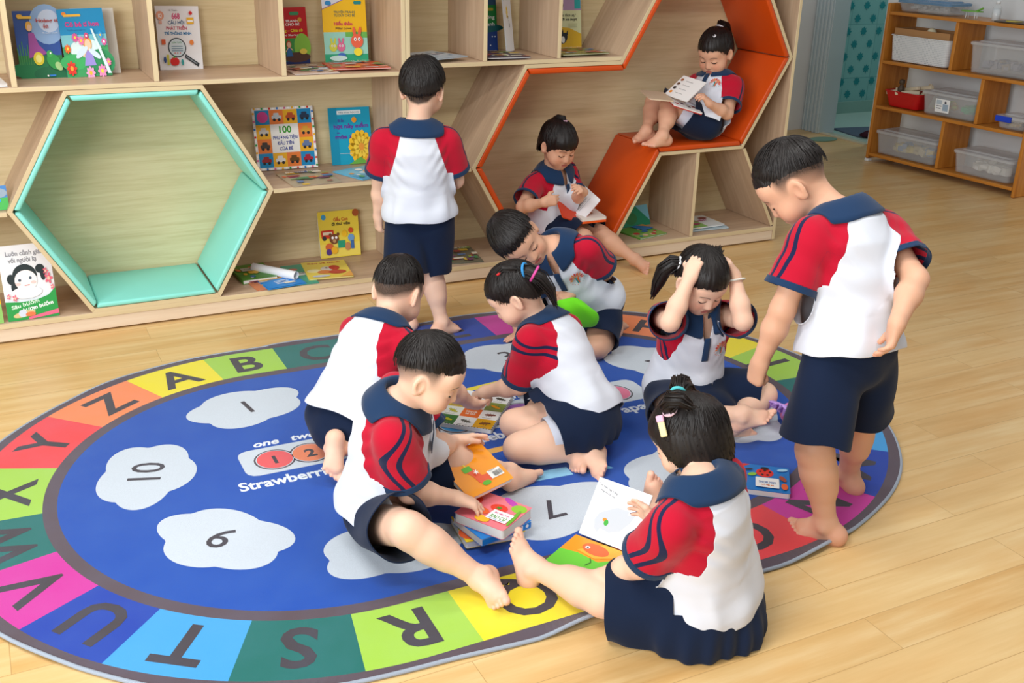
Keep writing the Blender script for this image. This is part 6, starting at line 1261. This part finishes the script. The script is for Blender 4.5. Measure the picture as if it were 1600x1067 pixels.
# ---------------------------------------------------------------- the ten children
KIDS = {
    'K9': dict(s=1.1, head=(140, -48, 0), J=dict(pel=[1.432, -2.253, 0.494], neck=[1.444, -2.144, 0.857], head=[1.355, -2.046, 0.915], shL=[1.32, -2.171, 0.803], shR=[1.568, -2.164, 0.797], elL=[1.244, -2.185, 0.624], elR=[1.533, -2.333, 0.715], wrL=[1.219, -2.154, 0.47], wrR=[1.414, -2.406, 0.639], hipL=[1.366, -2.259, 0.498], hipR=[1.498, -2.248, 0.496], knL=[1.302, -2.305, 0.27], knR=[1.557, -2.2, 0.267], anL=[1.35, -2.34, 0.053], anR=[1.603, -2.153, 0.052], toL=[1.29, -2.232, 0.014], toR=[1.63, -2.033, 0.016])),
    'K1': dict(s=1.03, head=(55, -12, 0), J=dict(pel=[0.927, -0.48, 0.469], neck=[0.903, -0.503, 0.822], head=[0.937, -0.493, 0.948], shL=[0.794, -0.467, 0.762], shR=[1.014, -0.536, 0.767], elL=[0.799, -0.398, 0.596], elR=[1.069, -0.494, 0.6], wrL=[0.801, -0.362, 0.451], wrR=[1.121, -0.386, 0.689], hipL=[0.868, -0.46, 0.471], hipR=[0.986, -0.499, 0.471], knL=[0.856, -0.508, 0.25], knR=[0.972, -0.469, 0.247], anL=[0.889, -0.435, 0.055], anR=[0.985, -0.552, 0.053], toL=[0.901, -0.325, 0.012], toR=[1.096, -0.534, 0.013])),
    'K2': dict(s=1.0, head=(38, -34, 0), J=dict(pel=[0.313, -1.376, 0.121], neck=[0.496, -1.29, 0.383], head=[0.562, -1.206, 0.448], shL=[0.422, -1.201, 0.333], shR=[0.514, -1.407, 0.343], elL=[0.537, -1.271, 0.222], elR=[0.611, -1.502, 0.233], wrL=[0.629, -1.206, 0.13], wrR=[0.704, -1.438, 0.141], hipL=[0.286, -1.322, 0.122], hipR=[0.338, -1.431, 0.121], knL=[0.458, -1.443, 0.06], knR=[0.546, -1.469, 0.06], anL=[0.259, -1.48, 0.096], anR=[0.344, -1.492, 0.09], toL=[0.227, -1.551, 0.017], toR=[0.292, -1.561, 0.015])),
    'K3': dict(s=1.03, head=(-35, -25, 0), J=dict(pel=[0.263, -1.838, 0.093], neck=[0.31, -1.897, 0.424], head=[0.353, -1.974, 0.515], shL=[0.342, -1.779, 0.389], shR=[0.252, -1.993, 0.368], elL=[0.421, -1.855, 0.246], elR=[0.305, -1.964, 0.197], wrL=[0.518, -1.755, 0.192], wrR=[0.44, -1.938, 0.132], hipL=[0.29, -1.783, 0.092], hipR=[0.232, -1.891, 0.091], knL=[0.51, -1.784, 0.145], knR=[0.246, -2.099, 0.178], anL=[0.694, -1.743, 0.05], anR=[0.398, -2.185, 0.052], toL=[0.802, -1.721, 0.007], toR=[0.394, -2.302, 0.033])),
    'K4': dict(s=1.02, head=(148, -38, 0), J=dict(pel=[1.023, -1.627, 0.119], neck=[0.954, -1.41, 0.362], head=[0.875, -1.404, 0.462], shL=[0.875, -1.508, 0.341], shR=[1.069, -1.39, 0.311], elL=[0.874, -1.448, 0.173], elR=[1.04, -1.349, 0.14], wrL=[0.812, -1.328, 0.111], wrR=[0.946, -1.463, 0.133], hipL=[0.987, -1.677, 0.119], hipR=[1.043, -1.569, 0.117], knL=[0.77, -1.652, 0.07], knR=[0.824, -1.516, 0.079], anL=[0.966, -1.737, 0.051], anR=[0.938, -1.691, 0.065], toL=[0.937, -1.844, 0.016], toR=[0.888, -1.787, 0.02])),
    'K5': dict(s=1.03, head=(-92, -18, 52), J=dict(pel=[1.482, -0.851, 0.17], neck=[1.274, -0.918, 0.438], head=[1.154, -0.872, 0.456], shL=[1.369, -1.0, 0.437], shR=[1.234, -0.827, 0.358], elL=[1.483, -0.937, 0.314], elR=[1.257, -0.816, 0.179], wrL=[1.343, -0.944, 0.258], wrR=[1.258, -0.764, 0.038], hipL=[1.534, -0.884, 0.175], hipR=[1.435, -0.811, 0.174], knL=[1.41, -1.03, 0.057], knR=[1.265, -0.722, 0.054], anL=[1.572, -0.894, 0.045], anR=[1.475, -0.698, 0.045], toL=[1.664, -0.826, 0.015], toR=[1.586, -0.667, 0.015])),
    'K6': dict(s=0.97, head=(-82, -22, 0), J=dict(pel=[1.857, 0.149, 0.195], neck=[1.827, 0.104, 0.461], head=[1.827, 0.072, 0.578], shL=[1.931, 0.162, 0.43], shR=[1.724, 0.095, 0.401], elL=[1.911, 0.043, 0.32], elR=[1.612, -0.007, 0.326], wrL=[1.887, -0.078, 0.386], wrR=[1.655, -0.132, 0.373], hipL=[1.91, 0.173, 0.193], hipR=[1.81, 0.114, 0.194], knL=[2.033, -0.0, 0.153], knR=[1.899, -0.078, 0.167], anL=[2.147, -0.137, 0.053], anR=[1.822, -0.218, 0.05], toL=[2.171, -0.238, 0.016], toR=[1.886, -0.302, 0.015])),
    'K7': dict(s=0.97, head=(207, -25, 0), J=dict(pel=[2.629, 0.092, 0.623], neck=[2.779, 0.178, 0.837], head=[2.739, 0.167, 0.951], shL=[2.792, 0.064, 0.801], shR=[2.714, 0.267, 0.788], elL=[2.701, -0.019, 0.684], elR=[2.586, 0.275, 0.678], wrL=[2.575, -0.038, 0.742], wrR=[2.558, 0.141, 0.709], hipL=[2.631, 0.034, 0.625], hipR=[2.624, 0.15, 0.623], knL=[2.456, 0.118, 0.715], knR=[2.46, 0.255, 0.71], anL=[2.348, -0.003, 0.6], anR=[2.347, 0.134, 0.6], toL=[2.242, 0.005, 0.563], toR=[2.242, 0.122, 0.565])),
    'K8': dict(s=0.98, head=(-92, -32, 0), J=dict(pel=[1.436, -1.541, 0.097], neck=[1.414, -1.623, 0.411], head=[1.379, -1.661, 0.522], shL=[1.527, -1.615, 0.371], shR=[1.311, -1.576, 0.379], elL=[1.469, -1.77, 0.413], elR=[1.234, -1.721, 0.428], wrL=[1.471, -1.704, 0.54], wrR=[1.303, -1.705, 0.554], hipL=[1.492, -1.556, 0.097], hipR=[1.38, -1.521, 0.097], knL=[1.658, -1.69, 0.096], knR=[1.288, -1.715, 0.1], anL=[1.479, -1.766, 0.056], anR=[1.461, -1.824, 0.125], toL=[1.586, -1.759, 0.027], toR=[1.558, -1.889, 0.144])),
    'K10': dict(s=1.02, head=(132, -25, 0), J=dict(pel=[0.834, -2.521, 0.09], neck=[0.76, -2.521, 0.411], head=[0.812, -2.414, 0.457], shL=[0.669, -2.57, 0.347], shR=[0.874, -2.476, 0.372], elL=[0.66, -2.474, 0.192], elR=[0.89, -2.328, 0.273], wrL=[0.634, -2.358, 0.097], wrR=[0.832, -2.285, 0.144], hipL=[0.781, -2.55, 0.091], hipR=[0.894, -2.504, 0.09], knL=[0.62, -2.401, 0.066], knR=[0.865, -2.282, 0.079], anL=[0.542, -2.204, 0.049], anR=[0.963, -2.1, 0.049], toL=[0.554, -2.091, 0.02], toR=[0.919, -2.166, 0.135])),
}
def upd(k, joints=None, **kw):
    KIDS[k].update(kw)
    for a, b in (joints or {}).items(): KIDS[k]['J'][a] = b
upd('K9', hair='fadecut', hth=.014, fade=.045, fringe=True, hL=dict(a=(-.15, .05, -1), n=(1, .1, .1), c=1.15, t=.8), hR=dict(a=(-.25, -.1, -1), n=(-.7, .7, 0), c=.45), hem=.06, skin='skin2', res=.0027, short=.92, flare=.088, hunch=.03, front=False)
upd('K1', hair='boy', hth=.016, fade=.010, hL=dict(a=(.05, .1, -1), n=(1, .1, .1), c=.7), hR=dict(a=(-.2, .5, .8), n=(-.8, .5, 0), c=.7), hem=.055, res=.0033, short=.95, flare=.088, front=False)
upd('K2', hair='fadecut', hth=.012, fade=.03,  hL=dict(a=(.5, .5, -.6), n=(.3, .3, .6), c=.5), hR=dict(a=(.6, .4, -.6), n=(.2, .3, .6), c=.5), hem=.065, hunch=.035, res=.003, front=False, fuL=(.35, .9, .15), fuR=(.35, .9, .15), short=.85)
upd('K3', hair='fadecut', hth=.014, fade=.05, fringe=True, hL=dict(a=(.8, -.05, .12), n=(.2, -.55, -.75), c=[.18, .3, .45, .6], t=.25, sp=.16), hR=dict(a=(.86, -.36, -.34), n=(-.33, .05, -1), c=[.25, .3, .35, .4], t=.2, sp=.12), hem=.065, fuR=(-.75, .1, .55), fuL=(.15, .95, .25), short=.84, flare=.086, res=.0024, hs=.91)
upd('K4', hair='tied', hL=dict(a=(-.1, .75, -.5), n=(-.2, -.4, -.9), c=[.1, 1.1, 1.3, 1.4], t=.7), hR=dict(a=(-.7, -.3, -.35), n=(.2, -.4, -.8), c=.3), hem=.03, hunch=.03, fuL=(-.9, -.15, .3), fuR=(-.7, -.1, .6), skirt=True, short=.74, flare=.095, res=.0026, sleeve=.145, front=False, hs=.92,
    bottom_extra=[((1.01, -1.64, .115), (.96, -1.67, .11), .09, .085)], floor_cut=.07, shortL=.50, under=.56, skin='skin')
upd('K5', hair='boy', hth=.018, fade=.010, fringe=True, hL=dict(a=(-.75, -.25, -.25), n=(.1, .5, -.8), c=.9, t=.5), hR=dict(a=(-.75, .25, -.12), n=(0, 0, -1), c=.15), fuL=(0, 0, -1), fuR=(0, 0, -1), hem=.03, short=.86, skin='skin2', res=.0032)
upd('K6', hair='bowl', hL=dict(a=(-.45, -.3, .3), n=(-.4, .4, -.6), c=.6), hR=dict(a=(.85, -.15, .1), n=(.1, .9, -.3), c=[.35, .5, .6, .7], t=.2), hem=.03, short=.95, flare=.088, skin='skin2', res=.0034, hs=1.0)
upd('K7', hair='tied', hL=dict(a=(-.55, .15, .6), n=(-.6, .5, -.3), c=.75, t=.4), hR=dict(a=(-.6, -.3, .2), n=(.2, -.7, -.3), c=.5), hem=.03, short=.52, shortR=.9, flare=.092, under=.72, skin='skin2', res=.0034, hs=1.02, fuL=(-.5, -.1, .85), fuR=(-.5, -.1, .85))
upd('K8', hair='tied', hL=dict(a=(-.42, .18, .85), n=(-.7, .35, -.45), c=[.45, .42, .45, .5], t=.3), hR=dict(a=(.42, .12, .85), n=(.65, .35, -.5), c=[.42, .42, .45, .5], t=.3), hem=-.01, short=.95, flare=.095, skin='skin', res=.0028, hs=.94, fuL=(-.3, -.55, .75), fuR=(.2, -.3, .9), sleeve=.12,
    bottom_extra=[((1.44, -1.60, .07), (1.44, -1.68, .06), .12, .10)], floor_cut=.012)
upd('K10', dict(toR=[.985, -2.075, .145], toL=[.520, -2.140, .118]), hair='bob', hth=.009, hs=.91, hL=dict(a=(-.15, .75, -.5), n=(.1, -.3, -1), c=.3, t=.15), hR=dict(a=(-.05, .7, .25), n=(-.9, -.05, -.1), c=.4), hem=.03, fuL=(.45, -.5, .7), fuR=(.1, -.6, .7), skirt=True, short=.93, flare=.10, res=.0024, front=False,
    bottom_extra=[((.86, -2.56, .025), (.77, -2.55, .025), .085, .08), ((.93, -2.49, .03), (.94, -2.42, .03), .065, .055), ((.76, -2.53, .03), (.69, -2.46, .035), .08, .075)], floor_cut=.002)
LABELS = dict(
    K9='boy standing barefoot at the rug edge, looking down beside the girl with raised hands',
    K1='boy standing with his back turned, facing the bookshelf',
    K2='boy kneeling on the rug, seen from behind, one bare sole showing',
    K3='boy sitting with spread legs, one hand on a stack of board books',
    K4='girl in a skirt pointing at the insect board book',
    K5='kneeling boy bowing his head over a bright green pouch',
    K6='girl reading an orange-red book low in the orange hexagon',
    K7='girl reading with raised knees on the orange padded seat',
    K8='girl sitting cross-legged with both hands on her head',
    K10='girl in a spread skirt, back turned, holding the open swan book')
RIG = {}
for kk in (ONLY or list(KIDS)): RIG[kk] = build_kid(kk, KIDS[kk], LABELS[kk])
def tie(kk, p, col, r=.011, axis=(0, 1, 0)):
    R = RIG[kk]; c = R['hc'] + (np.array(p) * R['hs']) @ R['H']; return ring_mesh('hair_tie', c, np.array(axis, float) @ R['H'], r, .0042, plain('hair_elastic', col, .6), R['body'])
if 'K4' in RIG:
    tail(RIG['K4'], RIG['K4']['body'], [(.035, -.070, .062), (.045, -.098, .050), (.048, -.115, .010), (.044, -.112, -.045), (.040, -.098, -.090)], [.020, .024, .026, .022, .010], 4); tie('K4', (.040, -.086, .058), '#2f8fd0', .021, (.3, -1, -.4)); tie('K4', (.046, -.106, .032), '#d9489a', .024, (.1, -.5, -1)); tie('K4', (.045, -.01, .103), '#e0282c', .008, (.3, 0, 1))
    tail(RIG['K4'], RIG['K4']['body'], [(.045, .0, .100), (.043, -.03, .105), (.04, -.065, .075)], [.010, .014, .016], 14, n=20)
if 'K7' in RIG:
    tail(RIG['K7'], RIG['K7']['body'], [(0, -.060, .085), (0, -.085, .100), (.01, -.105, .080), (.015, -.112, .030), (.018, -.105, -.02)], [.016, .022, .022, .018, .008], 5); tie('K7', (0, -.068, .092), '#d8d4da', .018, (0, -1, .6)); tie('K7', (.02, .03, .103), '#e8e6ea', .006, (0, .2, 1))
if 'K8' in RIG:
    tail(RIG['K8'], RIG['K8']['body'], [(-.052, -.055, .030), (-.080, -.070, .020), (-.100, -.070, -.015), (-.108, -.060, -.060), (-.118, -.045, -.105)], [.018, .026, .028, .024, .010], 6, n=60); tie('K8', (-.064, -.062, .026), '#f0eef0', .018, (-1, -.5, -.1))
    tail(RIG['K8'], RIG['K8']['body'], [(.050, -.055, .055), (.080, -.075, .045), (.095, -.085, .0), (.100, -.080, -.05)], [.018, .024, .024, .010], 7, n=40)
if 'K6' in RIG:
    tail(RIG['K6'], RIG['K6']['body'], [(.012, -.015, .104), (.012, -.03, .122), (.0, -.055, .112), (-.004, -.075, .092)], [.010, .014, .015, .010], 8, n=26); tie('K6', (.012, -.018, .111), '#e9b8d0', .0105, (0, -.5, 1))
if 'K10' in RIG:
    tail(RIG['K10'], RIG['K10']['body'], [(.048, .008, .088), (.060, .004, .112), (.070, -.016, .128), (.074, -.040, .122), (.070, -.052, .102)], [.014, .022, .024, .022, .012], 9, n=46); tail(RIG['K10'], RIG['K10']['body'], [(-.048, .010, .088), (-.075, .014, .106), (-.100, .014, .106), (-.122, .010, .092), (-.140, .004, .070)], [.014, .020, .027, .026, .012], 10, n=70); tie('K10', (-.062, .011, .100), '#4fc0c4', .015, (-1, 0, .5)); tie('K10', (.054, .004, .098), '#e6c8d6', .014, (.5, 0, 1))
    R = RIG['K10']; mb = MB(); mb.box((0, 0, 0), (.016, .048, .007), col=srgb('#f0e2a8')); mb.box((0, .017, .001), (.018, .016, .008), col=srgb('#eab4cc')); H = R['H']; o = mb.obj('hair_clip', M_['paint'], R['body'], bevel=.003)
    c = R['hc'] + (np.array([.074, .030, .070]) * R['hs']) @ H; ux, uy = H[1], nz(-.35 * H[0] + H[2] * .9); o.matrix_basis = frame(c, np.cross(uy, nz(H[0] + .35 * H[2])), uy)
def wrist_ring(kk, side, mat, name, r=.0245, t=.0026, back=.016, w=1):
    R = RIG[kk]; wr, el = R['J']['wr' + side], R['J']['el' + side]; d = nz(wr - el); return ring_mesh(name, wr - d * back, d, r * R['s'], t, mat, R['body'])
silver = plain('silver_bracelet', '#cfd2d6', .25, metal=.9)
if 'K8' in RIG: wrist_ring('K8', 'L', plain('ivory_bangle', '#e6e2d6', .4), 'bracelet', .0285, .0032)
if 'K5' in RIG:
    wrist_ring('K5', 'L', silver, 'bracelet', .0275, .002); wrist_ring('K5', 'R', plain('dark_strap', '#2a3040', .6), 'bracelet', .027, .0028)
    R = RIG['K5']; p = R['J']['wrR']; pr = Print(.0004)
    for a in range(5): t = math.radians(90 + 72 * a); pr.disc(.013 * math.cos(t), .013 * math.sin(t), .012, '#e9edf0', .0042, t, 10, k=1)
    mb = MB(); pr.into(mb, lambda x, y, h: (x, y, h)); o = mb.obj('star_charm', M_['paint'], R['body']); o.matrix_basis = frame(p + np.array([.012, -.03, .016]), (.89, -.45, 0), (.2, .4, .9)); q = o.modifiers.new('t', 'SOLIDIFY'); q.thickness = .004
if 'K4' in RIG:
    R = RIG['K4']; wr, el = R['J']['wrR'], R['J']['elR']; d = nz(wr - el)
    mb = MB(); M = Vector(d).to_track_quat('Z', 'Y').to_matrix().to_4x4(); M.translation = Vector(wr - d * .018); mb.lathe([(.0255, -.011), (.0285, -.011), (.0285, .011), (.0255, .011)], 22, M=M); o = mb.obj('watch_strap', plain('teal_watch_strap', '#1d6f7c', .5), R['body'], smooth=True)
# the bright pouch on the kneeling boy's lap and the pink bag on the rug
def soft(name, prims, mat, label, cat, h=.004, disp=None, group=None):
    V, Q = surf(prims, h, disp=disp, kg=0); o = np_mesh(name, V, Q, [mat], True); tag(o, label, cat, group); return o
if 'K5' in RIG:
    p = np.array([1.325, -1.035, .195]); ax = np.stack([nz([.8, -.4, -.2]), nz([.35, .5, .3]), nz([-.1, -.4, .9])])
    o = soft('pouch', [Ell(p, ax, [.075, .022, .060], .02), Ell(p + np.array([-.03, .01, .045]), ax, [.05, .02, .03], .03)], cloth_mat('bright_green_cloth', '#6fdc22', rough=.7), 'bright green soft pouch on the kneeling boy\'s lap', 'pouch', disp=lambda P: .003 * np.sin(P[..., 0] * 90 + P[..., 2] * 60))
pk = np.array([1.745, -1.78, .052])
o = soft('cloth_bag', [Ell(pk, np.eye(3), [.075, .055, .05], .03), Ell(pk + np.array([.05, -.06, -.018]), np.eye(3), [.06, .05, .032], .03)], cloth_mat('pink_cloth', '#f08ac4'), 'soft pink bag with a lilac frill, lying on the rug behind the standing boy', 'bag', disp=lambda P: .003 * np.sin(P[..., 0] * 80 + P[..., 1] * 60 + P[..., 2] * 40))
mb = MB(); N_ = 40; vs = []; fs = []
for i in range(N_ + 1):
    t = i / N_; a = math.pi * (.15 + 1.1 * t); w = .5 + .5 * math.sin(i * 1.9)
    b = pk + np.array([-.045 - .030 * math.sin(a * .5), -.075 * math.cos(a), .045 * math.sin(a) * .9]); out = np.array([-.034 - .01 * w, .012 * math.sin(i * 1.9), .020 * math.cos(i * 1.9)])
    vs += [b, b + out * .5 + np.array([0, 0, .006 * math.sin(i * 1.9)]), b + out]
for i in range(N_):
    for j in range(2): fs.append((i * 3 + j, i * 3 + j + 1, i * 3 + j + 4, i * 3 + j + 3))
mb.add(vs, fs); f_ = mb.obj('frill', cloth_mat('lilac_frill', '#c49be6'), o, smooth=True); f_.matrix_parent_inverse = o.matrix_world.inverted(); q = f_.modifiers.new('t', 'SOLIDIFY'); q.thickness = .002
